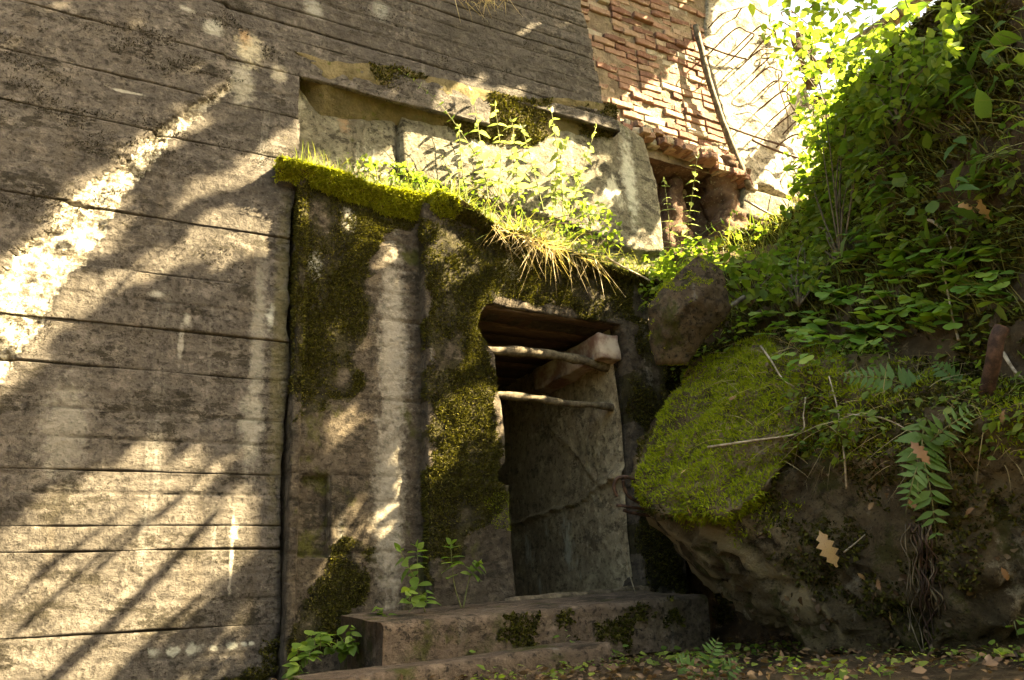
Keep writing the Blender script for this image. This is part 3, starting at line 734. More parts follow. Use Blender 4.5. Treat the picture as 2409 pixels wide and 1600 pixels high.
BV = BV + np.array([0, -0.3, 0.9])[None] * (_cu * 0.045 * np.clip(fbm(BV, 7, 3, 459) + 0.35, 0, 1))[:, None]      # cushions under the moss
_f = (~_cu) & (_py > 850)
_r = fbm(BV, 3.1, 3, 463); _nr = nrm(BV - BV.mean(0))
BV = BV + _nr * (_f * (np.where(_px < 1900, 0.04, 0.10) * fbm(BV, 1.5, 3, 462) - 0.06 * np.exp(-(_r / 0.045) ** 2) - 0.035 * np.exp(-(fbm(BV, 6.5, 3, 464) / 0.05) ** 2)))[:, None]
_al = BV - np.outer(BV @ _ax, _ax) * 0.93
_str = np.clip(0.62 + 1.7 * fbm(_al, 13, 4, 465), 0, 1) * in_poly(_px, _py, [(1470, 1170), (1560, 1215), (1700, 1245), (1800, 1320), (1990, 1480), (2050, 1560), (1850, 1560), (1640, 1400)])
mobj('rock', BV, BF, MAT['boulder'], bld, True, {'stria': _str})
BVH_B = BVHTree.FromPolygons([tuple(v) for v in BV], [tuple(int(i) for i in f) for f in BF])
CH = [(1642, 604), (1700, 640), (1722, 722), (1652, 790), (1618, 858), (1548, 852), (1532, 800), (1530, 725), (1562, 676)]
cp = [at(px, py, 4.9) for px, py in CH] + [at(1600 + (px - 1600) * 0.8, 730 + (py - 730) * 0.8, 5.35) for px, py in CH] + [at(1590, 740, 4.75), at(1640, 700, 4.75)]
V_, F_ = rock(cp, 5, 0.035, 4, 3, 0.0, 0.03)
chunk = mobj('concrete_chunk', V_, F_, MAT['chunk']); tag(chunk, 'brown broken concrete chunk hanging over the gap between doorway and boulder', 'rubble')
BVH_C = BVHTree.FromPolygons([tuple(v) for v in V_], [tuple(int(i) for i in f) for f in F_])

# ---- earth bank: smooth surface through surveyed points (pixel ray, distance)
CTL = np.array([(1480, 640, 6.5), (1560, 620, 6.5), (1640, 600, 6.6), (1760, 560, 6.9), (1900, 490, 6.9), (1960, 380, 6.0), (1990, 250, 5.4), (2040, 160, 5.0), (2150, 40, 4.5), (2250, -40, 4.15),
                (1560, 800, 6.4), (1620, 900, 6.0), (1640, 1050, 5.9), (1700, 780, 5.9), (1760, 700, 5.9), (1850, 760, 5.3), (1950, 860, 4.8), (2100, 900, 4.2), (2300, 900, 3.7), (2409, 900, 3.4),
                (1900, 640, 5.6), (2050, 640, 4.8), (2200, 640, 4.2), (2409, 640, 3.6), (2050, 420, 4.9), (2200, 400, 4.2), (2409, 400, 3.5), (2150, 220, 4.7), (2300, 200, 3.95), (2409, 150, 3.6), (2409, -50, 3.75),
                (2700, 900, 2.9), (2700, 400, 3.1), (2700, 0, 3.3), (2700, -150, 3.5), (2350, -120, 3.95), (2100, -60, 4.6), (2050, 1150, 4.7), (2300, 1200, 4.3), (2700, 1300, 3.2), (1900, 1100, 5.2), (2600, 1600, 3.5), (2200, 1600, 4.6), (1850, 1500, 5.2), (3200, 1600, 3.0), (3200, 1200, 2.8), (3200, 800, 2.6), (3200, 400, 2.7), (3200, -100, 2.9)], float)
def tps_fit(C):
    n = len(C); P = C[:, :2] / 1000.0
    r = np.hypot(P[:, None, 0] - P[None, :, 0], P[:, None, 1] - P[None, :, 1])
    K = np.where(r > 0, r * r * np.log(r + 1e-12), 0) + np.eye(n) * 0.004
    A = np.zeros((n + 3, n + 3)); A[:n, :n] = K; A[:n, n] = 1; A[:n, n + 1:] = P; A[n, :n] = 1; A[n + 1:, :n] = P.T
    return P, np.linalg.solve(A, np.concatenate([C[:, 2], np.zeros(3)]))
_tp, _tw = tps_fit(CTL)
def bank_dep(px, py):
    q = np.stack([np.asarray(px, float), np.asarray(py, float)], -1) / 1000.0
    r = np.hypot(q[..., 0, None] - _tp[:, 0], q[..., 1, None] - _tp[:, 1])
    K = np.where(r > 0, r * r * np.log(r + 1e-12), 0)
    return K @ _tw[:-3] + _tw[-3] + q @ _tw[-2:]
bu = np.linspace(1480, 3200, 205); bv_ = np.linspace(-350, 1640, 200)
BU, BW = np.meshgrid(bu, bv_, indexing='ij'); dep = bank_dep(BU.ravel(), BW.ravel())
RAYS = FWD[None] + RGT[None] * ((BU.ravel() - PW / 2) / FPX)[:, None] - UPV[None] * ((BW.ravel() - PH / 2) / FPX)[:, None]
KV = EYE[None] + RAYS * dep[:, None]
KV = KV + (RAYS * (fbm(KV, 2.2, 4, 191) * 0.16 + fbm(KV, 9, 3, 192) * 0.05)[:, None])
KF = grid_faces(len(bu), len(bv_))
# leave out what would stand above the shoulder of the bank
SHO = [(1400, 600), (1480, 622), (1640, 580), (1760, 535), (1890, 480), (1935, 400), (1960, 300), (2000, 210), (2060, 140), (2150, 50), (2240, -20), (2330, -60), (2450, -80), (2800, -100), (3300, -100), (3300, 1700), (1400, 1700)]
fc = KF.mean(1).astype(int)
KF = KF[in_poly(BU.ravel()[KF].mean(1), BW.ravel()[KF].mean(1), SHO)]
bank = tag(mobj('bank', KV, KF, MAT['soil']), 'steep overgrown earth bank rising at the right', kind='structure')
BVH_K = BVHTree.FromPolygons([tuple(v) for v in KV], [tuple(int(i) for i in f) for f in KF])
def hit(px, py, *trees):
    best = None; d = Vector(ray(px, py))
    for t in trees:
        h = t.ray_cast(Vector(EYE), d)
        if h[0] is not None and (best is None or h[3] < best[2]): best = (np.array(h[0]), np.array(h[1]), h[3])
    if best is None: return None
    n = best[1]
    if n @ np.array(d) > 0: n = -n
    return best[0], n

# ---- brick ruin beyond the wall
bw = thing('brick_wall', 'ruined red brick wall high up behind the end of the concrete wall', 'wall', (4.4, YB, 4.0))
BRK = [xz(px, py, YB) for px, py in [(1340, -80), (1665, -80), (1652, 110), (1700, 270), (1762, 430), (1680, 392), (1590, 352), (1400, 290), (1370, 200)]]
mobj('mortar_core', *plane_grid((3.3, YB + 0.018, 5.40), (2.6, 0, 0), (0, 0, 2.7), 90, 90, 0.035, 5, 201), MAT['mortar'], bw)
bricks = [mesh_data('brick', *rough_box((0, 0, 0), (0.243, 0.115, 0.061), (7, 3, 2), 0.022, 11, 30 + k, None, 0.10), MAT['brick'], False) for k in range(8)]
half = [mesh_data('brick', *rough_box((0, 0, 0), (0.118, 0.115, 0.061), (4, 3, 2), 0.022, 11, 50 + k, None, 0.10), MAT['brick'], False) for k in range(4)]
def put_brick(me, x, y, z, rot=(0, 0, 0), par=bw):
    o = link('brick', me, par, (x - par.location[0], y - par.location[1], z - par.location[2])); o.rotation_euler = rot; return o
row = 0; z = 5.45; nb = 0
while z < 7.9:
    x = 3.42 + (0.13 if row % 2 else 0.0)
    k = 0
    while x < 5.7:
        hd = (row % 2 == 0 and random.random() < 0.35)
        L = 0.118 if hd else 0.243
        cx = x + L / 2
        edge = in_poly([cx], [z], BRK)[0]
        if edge and random.random() > 0.045:
            dy = abs(random.gauss(0, 0.014)) * random.choice((-1, 1, 1)) + (0.05 if random.random() < 0.10 else 0)
            if cx < 3.95 and random.random() < 0.45: dy += 0.05          # frost-bitten strip beside the concrete
            put_brick(random.choice(half if hd else bricks), cx, YB + 0.057 + dy * 0.6, z + random.gauss(0, 0.002), (random.gauss(0, 0.02), random.gauss(0, 0.01), random.gauss(0, 0.025))); nb += 1
        x += L + 0.012
    z += 0.074; row += 1
# brick ledge: broken headers jutting out under the wall
for i in range(46):
    u = i / 45.0
    px = 1392 + u * 365; py = 288 + u * 60 + u * u * 85
    p = on_y(px, py, YB - 0.02)
    for j in range(2):
        if random.random() < 0.12: continue
        put_brick(random.choice(half), p[0] + random.gauss(0, 0.01), YB - 0.03 + random.gauss(0, 0.03) - 0.02 * j, p[2] + 0.015 - 0.074 * j + random.gauss(0, 0.006), (random.gauss(0, 0.1), random.gauss(0, 0.06), math.pi / 2 + random.gauss(0, 0.15)))
mobj('ledge_core', *rough_box((4.6, YB + 0.25, 5.46), (2.2, 0.45, 0.10), (20, 4, 1), 0.03, 4, 61), MAT['rubble'], bw)
# hollow under the ledge with broken pillars
mobj('hollow_back', *plane_grid((3.5, 5.62, 3.4), (2.4, 0, 0), (0, 0, 2.2), 90, 80, 0.10, 3, 202), MAT['rubble'], bw)
def pillar(pxs, Y, r, seed, mat):
    c = [on_y(px, py, Y) for px, py in pxs]
    pts = bez(c, 60); V, F = tube(pts, r * (1.1 + 0.3 * np.cos(np.linspace(0, 2 * np.pi, 60)) + 0.25 * fbm(pts, 5, 3, seed)), 26, True, 0.11, seed)
    return mobj('pillar', V, F, mat, bw)
pillar([(1470, 320), (1482, 420), (1492, 520), (1500, 620)], 5.0, 0.085, 1, MAT['mortar'])
pillar([(1560, 345), (1572, 400), (1580, 450), (1570, 620)], 5.25, 0.12, 2, MAT['rubble'])
pillar([(1690, 400), (1700, 470), (1705, 540), (1700, 640)], 5.1, 0.20, 3, MAT['rubble'])
pillar([(1632, 390), (1640, 470), (1640, 540), (1640, 640)], 5.35, 0.14, 4, MAT['rubble'])
for i in range(60):                                                       # loose bricks of the inner face
    px = random.uniform(1500, 1750); py = random.uniform(440, 620)
    p = on_y(px, py, 5.42 + random.uniform(-0.1, 0.05))
    put_brick(random.choice(bricks + half), *p, (random.gauss(0, 0.12), random.gauss(0, 0.08), random.gauss(0, 0.2)))
# ---- limewashed concrete pier with bare reinforcement
pier = thing('concrete_pier', 'broken pale concrete pier with rusty reinforcement loops, top right', 'wall', (5.9, YB - 0.02, 5.0))
PIE = [(1672, -80), (1660, 90), (1702, 270), (1764, 430), (1915, 474), (1948, 405), (1940, 300), (1885, 180), (1850, 90), (1815, 30), (1800, -80)]
def pie_disp(x, z):
    q = P3(x, z); return -0.05 * fbm(q, 2.6, 4, 211) - 0.03 * fbm(q, 9, 4, 212)
slab_poly('pier_face', [xz(px, py, YB - 0.02) for px, py in PIE], YB - 0.02, 0.4, 0.022, pie_disp, MAT['pier'], pier)
for k, pl in enumerate([[(1750, 438), (1916, 484), (1898, 545), (1750, 505)], [(1754, 512), (1900, 552), (1885, 610), (1756, 580)], [(1757, 586), (1884, 616), (1880, 680), (1758, 650)]]):
    slab_poly('board_course', [xz(px, py, YB - 0.06) for px, py in pl], YB - 0.06 + 0.03 * (k % 2), 0.4, 0.03, lambda x, z: -0.02 * fbm(P3(x, z * 3), 3, 4, 213), MAT['recess'], pier)
def rod(name, pts, r, mat, par=None, sides=6, n=None, wob=0.0):
    V, F = tube(bez(pts, n or 6 * len(pts)), r, sides, True, wob); return mobj(name, V, F, mat, par)
for k, (a, b_) in enumerate([((1690, 30), (1768, 8)), ((1740, 62), (1790, 76)), ((1782, 105), (1830, 119)), ((1810, 150), (1853, 166)), ((1822, 186), (1861, 198)), ((1842, 221), (1881, 237)), ((1861, 265), (1893, 277)), ((1873, 312), (1913, 324)), ((1889, 360), (1933, 374)), ((1800, 60), (1838, 78))]):
    yo = YB - 0.20 - 0.09 * ((k * 7) % 4) / 1.5; a = (a[0] + random.gauss(0, 6), a[1] + random.gauss(0, 5)); b_ = (b_[0] + random.gauss(0, 9), b_[1] + random.gauss(0, 6))
    A = on_y(*a, yo); B = on_y(*b_, yo); ra = A.copy(); ra[1] = YB + 0.05; ra[2] -= 0.03; rb_ = B.copy(); rb_[1] = YB + 0.05; rb_[2] -= 0.03
    c = 0.12
    rod('reinforcement_loop', [ra, ra * 0.3 + A * 0.7, A + (B - A) * c, A * 0.5 + B * 0.5, B + (A - B) * c, rb_ * 0.3 + B * 0.7 + RNG.normal(size=3) * 0.02, rb_], 0.008, MAT['rust'], pier, 6, 34)
for a, b_, yo in [((1640, 270), (1850, 345), 4.86), ((1652, 105), (1760, 140), 4.86), ((1770, 330), (1880, 372), 4.8)]:
    rod('reinforcement_bar', [on_y(*a, yo), on_y((a[0] + b_[0]) / 2, (a[1] + b_[1]) / 2 + 3, yo), on_y(*b_, yo)], 0.012, MAT['rust'], pier)
rt0_ = thing('root_tangle', 'dark tangle of roots and soil at the broken edge of the pale pier', 'roots', tuple(on_y(1900, 250, YB)))
for k in range(40):
    u = random.random(); px = 1835 + u * 120 + random.gauss(0, 22); py = 30 + u * 350 + random.gauss(0, 28)
    A = on_y(px, py, YB - random.uniform(0.0, 0.3)); pts = [A]
    for j in range(4): pts.append(pts[-1] + RNG.normal(size=3) * np.array([0.10, 0.06, 0.07]) + np.array([0.02, 0, -0.05]))
    rod('root', pts, random.uniform(0.003, 0.009), MAT['bark'], rt0_, 5, 12)
for k in range(9):
    u = (k + 0.5) / 9; A = on_y(1880 + u * 90, 60 + u * 350, YB + 0.04); V_, F_ = rock([A + RNG.normal(size=3) * np.array([0.08, 0.06, 0.07]) for _ in range(16)], 3, 0.03, 6, k, 0.1, 0.02); mobj('clod', V_, F_, MAT['soil'], rt0_)
lean = rod('leaning_pole', [on_y(1636, 60, 4.84), on_y(1668, 190, 4.83), on_y(1712, 320, 4.83), on_y(1764, 445, 4.84)], 0.032, MAT['greybark'], None, 8, 20, 0.01)
tag(lean, 'grey pole leaning between the brick wall and the pale pier', 'pole')
rd = rod('steel_rod', [on_y(1752, 470, 4.70), on_y(1795, 495, 4.62), on_y(1845, 522, 4.55)], 0.011, MAT['steel']); tag(rd, 'thin straight steel rod sticking out below the pale pier', 'rod')

# ================================================================== THE TREE THAT SHADES THE PLACE
e1 = nrm(np.cross(SUN, np.array([0, 0, 1.0]))); e2 = np.cross(e1, SUN)
def uv(P): P = np.asarray(P, float); return np.stack([P @ e1, P @ e2], -1)
def lit(Y, pts): return [tuple(uv(on_y(px, py, Y))) for px, py in pts]
def lit_d(pts): return [tuple(uv(at(px, py, d))) for px, py, d in pts]
LIT = [  # sunlit openings: wall band, streaks and lower fan, portal, ledge, bricks, pier, shoulder of the bank
    (0.0, lit(YW, [(-80, 700), (60, 575), (280, 360), (500, 205), (545, 215), (440, 320), (330, 430), (250, 560), (160, 730), (60, 880), (-80, 1040)])),
    (0.0, lit(YW, [(180, 745), (330, 610), (470, 520), (500, 530), (430, 600), (300, 690), (190, 760)])),
    (0.0, lit(YW, [(380, 510), (520, 400), (690, 290), (695, 335), (600, 400), (480, 470)])),
    (0.0, lit(YW, [(-60, 1240), (100, 1190), (270, 1085), (390, 1025), (345, 1085), (470, 1090), (520, 1160), (625, 1195), (612, 1226), (662, 1250), (540, 1370), (440, 1450), (290, 1570), (230, 1640), (-60, 1640)])),
    (0.0, lit(YW, [(560, 1490), (650, 1430), (600, 1540), (480, 1640), (440, 1640)])),
    (0.3, lit(YW, [(-40, -20), (70, -20), (50, 50), (-40, 70)])), (0.3, lit(YW, [(60, 150), (240, 60), (280, 60), (120, 160)])), (0.3, lit(YW, [(110, 215), (220, 165), (180, 230)])),
    (0.1, lit(YP, [(750, 960), (795, 960), (795, 1110), (770, 1125), (712, 1105), (722, 1078), (780, 1030)])),
    (0.25, lit(YP, [(705, 880), (770, 720), (795, 680), (795, 800), (760, 880), (705, 960)])),
    (0.2, lit(YP, [(700, 1230), (770, 1150), (770, 1200), (705, 1290)])),
    (0.08, lit(YP, [(705, 1450), (815, 1270), (840, 1400), (740, 1560), (700, 1560)])),
    (0.05, lit(YD, [(1085, 880), (1125, 745), (1145, 750), (1105, 850), (1090, 910)])),
    (0.15, lit(YD, [(1060, 960), (1150, 860), (1195, 1060), (1165, 1170), (1060, 1320), (1055, 1240), (1100, 1110)])),
    (0.3, lit(YD, [(1050, 540), (1140, 540), (1120, 640), (1055, 680)])),
    (0.25, lit(3.62, [(905, 1470), (1250, 1440), (1230, 1560), (905, 1560)])),
    (0.0, lit(YB, [(1490, 225), (1620, 115), (1660, 200), (1700, 400), (1600, 345), (1500, 300), (1400, 290), (1420, 262)])),
    (0.0, lit(YB - 0.02, [(1650, 120), (1690, 0), (1690, -120), (1950, -120), (1950, 60), (1880, 300), (1800, 330), (1700, 270)])),
    (0.35, lit(YB - 0.02, [(1700, 270), (1800, 330), (1950, 300), (1960, 420), (1760, 430)])),
    (0.05, lit_d([(1860, 480, 8.2), (1900, 180, 8.4), (2060, 60, 7.6), (2200, 60, 6.8), (2080, 420, 6.2), (1960, 560, 6.6), (1880, 640, 6.6)])),
    (0.15, lit_d([(1490, 640, 6.0), (1640, 420, 6.8), (1760, 560, 7.2), (1880, 560, 6.8), (1960, 620, 5.8), (1880, 720, 5.6), (1720, 740, 5.8), (1560, 720, 6.0)])),
    (0.0, lit_d([(1640, 340, 7.2), (1560, 400, 6.9), (1520, 560, 6.6), (1640, 620, 6.5), (1690, 520, 7.0)])),
]
# everything that grows on the ledge is in the open
def hull2(q):
    pts2 = sorted(map(tuple, q)); lo_, up_ = [], []
    for src, acc in ((pts2, lo_), (list(reversed(pts2)), up_)):
        for p in src:
            while len(acc) > 1 and (acc[-1][0] - acc[-2][0]) * (p[1] - acc[-2][1]) - (acc[-1][1] - acc[-2][1]) * (p[0] - acc[-2][0]) <= 0: acc.pop()
            acc.append(p)
    return lo_[:-1] + up_[:-1]
SH1 = [(1880, 520), (1900, 330), (1950, 210), (2010, 150), (2080, 250), (2040, 420), (1960, 560), (1900, 620)]
SH2 = [(1960, 120), (2080, 60), (2190, 90), (2230, 0), (2280, -60), (2250, 150), (2150, 260), (2050, 300), (2000, 200)]
SH3 = [(1780, 640), (1850, 540), (1900, 480), (1980, 560), (1920, 680), (1840, 720)]
SH4 = [(1790, 70), (1880, 40), (1990, 60), (2010, 200), (1960, 380), (1930, 500), (1840, 500), (1870, 340), (1850, 190)]
LIT.append((0.05, hull2(np.array([uv(at(px, py, dd)) for px, py in SH4 for dd in (5.8, 6.6)]))))
for sp in (SH1, SH2, SH3, [(1500, 690), (1530, 620), (1620, 560), (1700, 560), (1680, 620), (1540, 700)]):
    q = np.array([uv(at(px, py, (float(bank_dep(np.array(px), np.array(py))) if px > 1750 else 5.95) - dd)) for px, py in sp for dd in (0.0, 0.6)])
    LIT.append((0.12, hull2(q)))
for X0, X1, Z0, Z1 in [(0.9, 1.9, 4.05, 4.45), (2.02, 3.5, 3.9, 5.05)]:
    LIT.append((0.0, hull2(uv([(x, y, z) for x in (X0, X1) for y in (4.22, 4.62) for z in (Z0, Z1)]))))
def leaf_shape(n=5, w=0.30, fold=0.12, droop=0.15, pk=0.75, serr=0.0):
    x = np.linspace(0, 1, n); wd_ = w * np.sin(np.pi * x ** pk) ** 0.9; wd_[0] = 0.015; wd_[-1] = 0.0
    if serr: wd_ = wd_ * (1 + serr * (np.arange(n) % 2 * 2 - 1))
    zc = -droop * x ** 2
    mid = np.stack([x, 0 * x, zc], 1); lf = np.stack([x, wd_, zc + fold * wd_ / max(w, 1e-6) * w], 1); rt = lf * np.array([1, -1, 1])
    V = np.concatenate([mid, lf, rt]); F = []
    for k in range(n - 1): F += [(k, k + 1, n + k + 1, n + k), (k + 1, k, 2 * n + k, 2 * n + k + 1)]
    return V, np.array(F)
LOW = leaf_shape(3, 0.36, 0.15, 0.12)
def near_poly(x, y, poly, r):
    ins = in_poly(x, y, poly)
    for k in range(len(poly)):
        a = np.array(poly[k]); b = np.array(poly[(k + 1) % len(poly)]); d = b - a; L = d @ d + 1e-9
        t = np.clip(((x - a[0]) * d[0] + (y - a[1]) * d[1]) / L, 0, 1)
        ins |= np.hypot(x - a[0] - t * d[0], y - a[1] - t * d[1]) < r
    return ins
def build_tree():
    cand = []
    allp = [uv(on_y(px, py, 4.5)) for px in (-200, 1500) for py in (-100, 1700)] + [uv(on_y(px, py, 4.9)) for px in (1400, 1950) for py in (-100, 700)] + [uv(at(px, py, d)) for px, py, d in ((1500, 1500, 4.0), (2600, 1600, 3.0), (2600, -200, 4.5), (2000, -200, 8), (800, 1600, 3.9))]
    allp = np.array(allp); u0, v0 = allp.min(0) - 0.5; u0 -= 1.5; v0 -= 1.5; u1, v1 = allp.max(0) + 1.5
    gu, gv = np.meshgrid(np.arange(u0, u1, 0.085), np.arange(v0, v1, 0.085), indexing='ij')
    gu = gu.ravel() + RNG.normal(size=gu.size) * 0.02; gv = gv.ravel() + RNG.normal(size=gv.size) * 0.02
    keep = np.ones(len(gu), bool)
    for dens, poly in LIT:
        ins = near_poly(gu, gv, poly, 0.045 if dens < 0.2 else 0.02)
        keep &= ~(ins & (RNG.random(len(gu)) > dens))
    need = [on_y(px, py, 4.5) for px in range(-250, 1450, 12) for py in range(-150, 1700, 12)] + [on_y(px, py, 4.9) for px in range(1380, 1950, 12) for py in range(-150, 700, 12)]
    need += [at(px, py, 4.3) for px in range(1480, 1900, 14) for py in range(900, 1250, 14)] + [on_y(px, py, 3.5) for px in range(700, 1600, 14) for py in range(1380, 1640, 10)]
    need += [at(px, py, d_) for px in range(1400, 2600, 12) for py in range(1530, 1690, 10) for d_ in (2.5, 2.8, 3.2)]
    need = np.round(uv(np.array(need)) / 0.1).astype(int)
    cells = set(map(tuple, need)); ex = set()
    for a, b in cells: ex |= {(a + i, b + j) for i in (-2, -1, 0, 1, 2) for j in (-2, -1, 0, 1, 2)}
    keep &= np.array([(int(round(a / 0.1)), int(round(b / 0.1))) in ex for a, b in zip(gu, gv)])
    gu, gv = gu[keep], gv[keep]
    fl = fbm(np.stack([gu, gv, 0 * gu], 1), 0.6, 3, 301)
    t = 6.4 + 1.0 * fl + RNG.normal(size=len(gu)) * 0.3
    Cn = gu[:, None] * e1 + gv[:, None] * e2
    # height above the scene measured along the sun's rays from the middle of the place
    mid = np.array([2.5, 4.2, 3.0]); Cn = Cn + SUN[None] * (mid @ SUN + t)[:, None]
    px, py, dz = proj(Cn)
    out = (dz < 0.3) | (px < -70) | (px > PW + 70) | (py < -70) | (py > PH + 70)
    Cn = Cn[out]
    n = 5
    base = np.repeat(Cn, n, 0) + RNG.normal(size=(len(Cn) * n, 3)) * 0.03
    d = rdir(len(base)); d = nrm(d - SUN[None] * (d @ SUN)[:, None] * 0.75)
    upn = nrm(SUN[None] + rdir(len(base)) * 0.45)
    base = base - d * 0.07
    V, F = scatter(*LOW, base, d, upn, RNG.uniform(0.13, 0.19, len(base)))
    return Cn, V, F
CN, TV, TF = build_tree()
tc_ = CN.mean(0)
tbase = np.array([tc_[0] + 2.5, tc_[1] - 2.2, 2.6])
tree = thing('broadleaf_tree', 'tall broadleaf tree on the bank with leafy twigs hanging in at the top right', 'tree', tuple(tbase))
mobj('crown', TV, TF, MAT['crown'], tree)['kind'] = 'stuff'
top = np.array([tc_[0] + 1.4, tc_[1] - 1.2, CN[:, 2].max() + 0.5])
tp_ = bez([tbase - np.array([0, 0, 0.6]), tbase * 0.6 + top * 0.4 + np.array([0.3, -0.2, 0]), top], 18)
V_, F_ = tube(tp_, np.linspace(0.24, 0.05, 18), 10, True, 0.03, 9); mobj('trunk', V_, F_, MAT['bark'], tree)
def limb(a, b, Y, r, t):
    A = on_y(*a, Y) + SUN * t; B = on_y(*b, Y) + SUN * (t + random.uniform(-0.6, 0.6)); A, B = A + (A - B) * 0.08, B + (B - A) * 0.08
    V, F = tube(bez([A, (A + B) / 2 + RNG.normal(size=3) * 0.02, B], 10), np.linspace(r, r * 0.6, 10), 6, True, r * 0.15, 2); mobj('limb', V, F, MAT['bark'], tree)
for a, b, r in [((60, 1470), (330, 1225), 0.018), ((120, 1600), (480, 1235), 0.035), ((100, 1340), (300, 1190), 0.016), ((270, 1600), (500, 1380), 0.025), ((330, 1230), (470, 1120), 0.014), ((520, 1400), (650, 1265), 0.016), ((20, 1420), (200, 1270), 0.014), ((240, 1330), (420, 1170), 0.018),
                ((250, 700), (420, 560), 0.014), ((330, 600), (470, 500), 0.018)]:
    limb(a, b, YW, r, 5.5)
print('tree', len(CN), tc_, CN.min(0), CN.max(0))

n_ = 3000; fx = RNG.uniform(-15, 3, n_); fy = RNG.uniform(-9.5, -6.0, n_) + 0.04 * fx ** 2 * 0.5; fz = RNG.uniform(0.2, 5.0, n_)
V_, F_ = scatter(*LOW, np.stack([fx, fy, fz], 1), rdir(n_), nrm(rdir(n_) * 0.6 + np.array([0, 0.7, 0.5])), RNG.uniform(0.5, 0.9, n_))
tag(mobj('forest', V_, F_, MAT['crown']), 'added out-of-view foliage mass behind the camera, blocking sky light from the wall', 'forest', kind='stuff')  # unseen foliage, added to cut the sky fill on the wall

# ================================================================== MOSS
def obj_vf(o):
    me = o.data; n = len(me.vertices); V = np.empty(n * 3, np.float32); me.vertices.foreach_get('co', V)
    me.calc_loop_triangles(); t = np.empty(len(me.loop_triangles) * 3, np.int32); me.loop_triangles.foreach_get('vertices', t)
    return V.reshape(-1, 3).astype(float), t.reshape(-1, 3)
def sample(V, T, dens, mask=None, limit=400000):
    """random points on a surface: dens per square metre where mask(P, N, px, py) > random."""
    a, b, c = V[T[:, 0]], V[T[:, 1]], V[T[:, 2]]
    cr = np.cross(b - a, c - a); ar = np.linalg.norm(cr, axis=1) / 2
    n = int(min(limit, ar.sum() * dens)); k = RNG.choice(len(T), n, p=ar / ar.sum())
    r1 = np.sqrt(RNG.random(n)); r2 = RNG.random(n)
    P = a[k] * (1 - r1)[:, None] + b[k] * (r1 * (1 - r2))[:, None] + c[k] * (r1 * r2)[:, None]
    N = nrm(cr[k]); N = np.where(((EYE - P) * N).sum(1)[:, None] < 0, -N, N)
    if mask is not None:
        px, py, _ = proj(P); m = mask(P, N, px, py) > RNG.random(n); P, N = P[m], N[m]
    return P, N
BLADE = (np.array([(0, -0.16, 0), (0, 0.16, 0), (1, 0, 0.12)]), np.array([(0, 1, 2)]))
TUFT = (np.array([(0, -0.22, 0), (0, 0.22, 0), (0.62, 0.2, 0.1), (1, 0, 0.0), (0.6, -0.22, 0.1)]), [np.array([(0, 1, 2, 4)]), np.array([(4, 2, 3)])])
def fuzz(name, P, N, mat, parent, size, lean=0.7, shape=BLADE, up=0.25, aspect=1.0):
    n = len(P)
    d = nrm(N + rdir(n) * lean + np.array([0, 0, up]))
    s = RNG.uniform(size[0], size[1], n); S = np.stack([s, s * aspect, s], 1)
    V, F = scatter(*shape, P - N * 0.003, d, rdir(n), S)
    o = mobj(name, V, F, mat, parent, False); o['kind'] = 'stuff'; return o
parts = {o.name.split('.')[0]: o for o in portal.children}
def world_vf(o):
    V, T = obj_vf(o); return V + np.array(o.location) + (np.array(o.parent.location) if o.parent else 0), T
bpy.context.view_layer.update()
# thick cushion on the ledge
RV, RT = world_vf(parts['roof_slab'])
P, N = sample(RV, RT, 60000, lambda P, N, px, py: (P[:, 0] < 2.05 + 0.1 * fbm(P, 4, 2, 411)) * (0.55 + 0.45 * (fbm(P, 6, 3, 410) > -0.2)) * (P[:, 1] < 4.75))
fuzz('moss_cushion', P + N * 0.0, N, MAT['moss_sun'], portal, (0.018, 0.042), 0.9)
P, N = sample(RV, RT, 30000, lambda P, N, px, py: (P[:, 0] > 1.95) * (fbm(P, 5, 4, 412) > -0.15))
fuzz('ledge_moss', P, N, MAT['moss_dry'], portal, (0.02, 0.045), 0.9)
# panel and door pier
PV, PT = world_vf(parts['front_panel'])
P, N = sample(PV, PT, 85000, lambda P, N, px, py: np.maximum(blur_poly(px, py, PANEL_UP), blur_poly(px, py, PANEL_LO)) * np.clip((fbm(P * np.array([1, 1, 0.7]), 7, 5, 421) + 0.36) * 2.2, 0, 1) * 0.8)
fuzz('wall_moss', P, N, MAT['moss_dry'], portal, (0.010, 0.026), 1.0, BLADE, 0.2, 1.5)
SV, ST = world_vf(parts['door_surround'])
P, N = sample(SV, ST, 85000, lambda P, N, px, py: np.maximum(np.maximum(blur_poly(px, py, PIER_A), blur_poly(px, py, PIER_B) * 1.0), blur_poly(px, py, PIER_C) * 0.6) * np.clip((fbm(P * np.array([1, 1, 0.7]), 7, 5, 423) + 0.36) * 2.2, 0, 1) * 0.8)
fuzz('pier_moss', P, N, MAT['moss_dry'], portal, (0.010, 0.028), 1.0, BLADE, 0.2, 1.5)
P, N = sample(SV, ST, 20000, lambda P, N, px, py: blur_poly(px, py, [(1120, 1150), (1200, 1145), (1205, 1280), (1150, 1240)]) * 0.8)
fuzz('green_moss_patch', P, N, MAT['moss_green'], portal, (0.01, 0.022), 0.8)
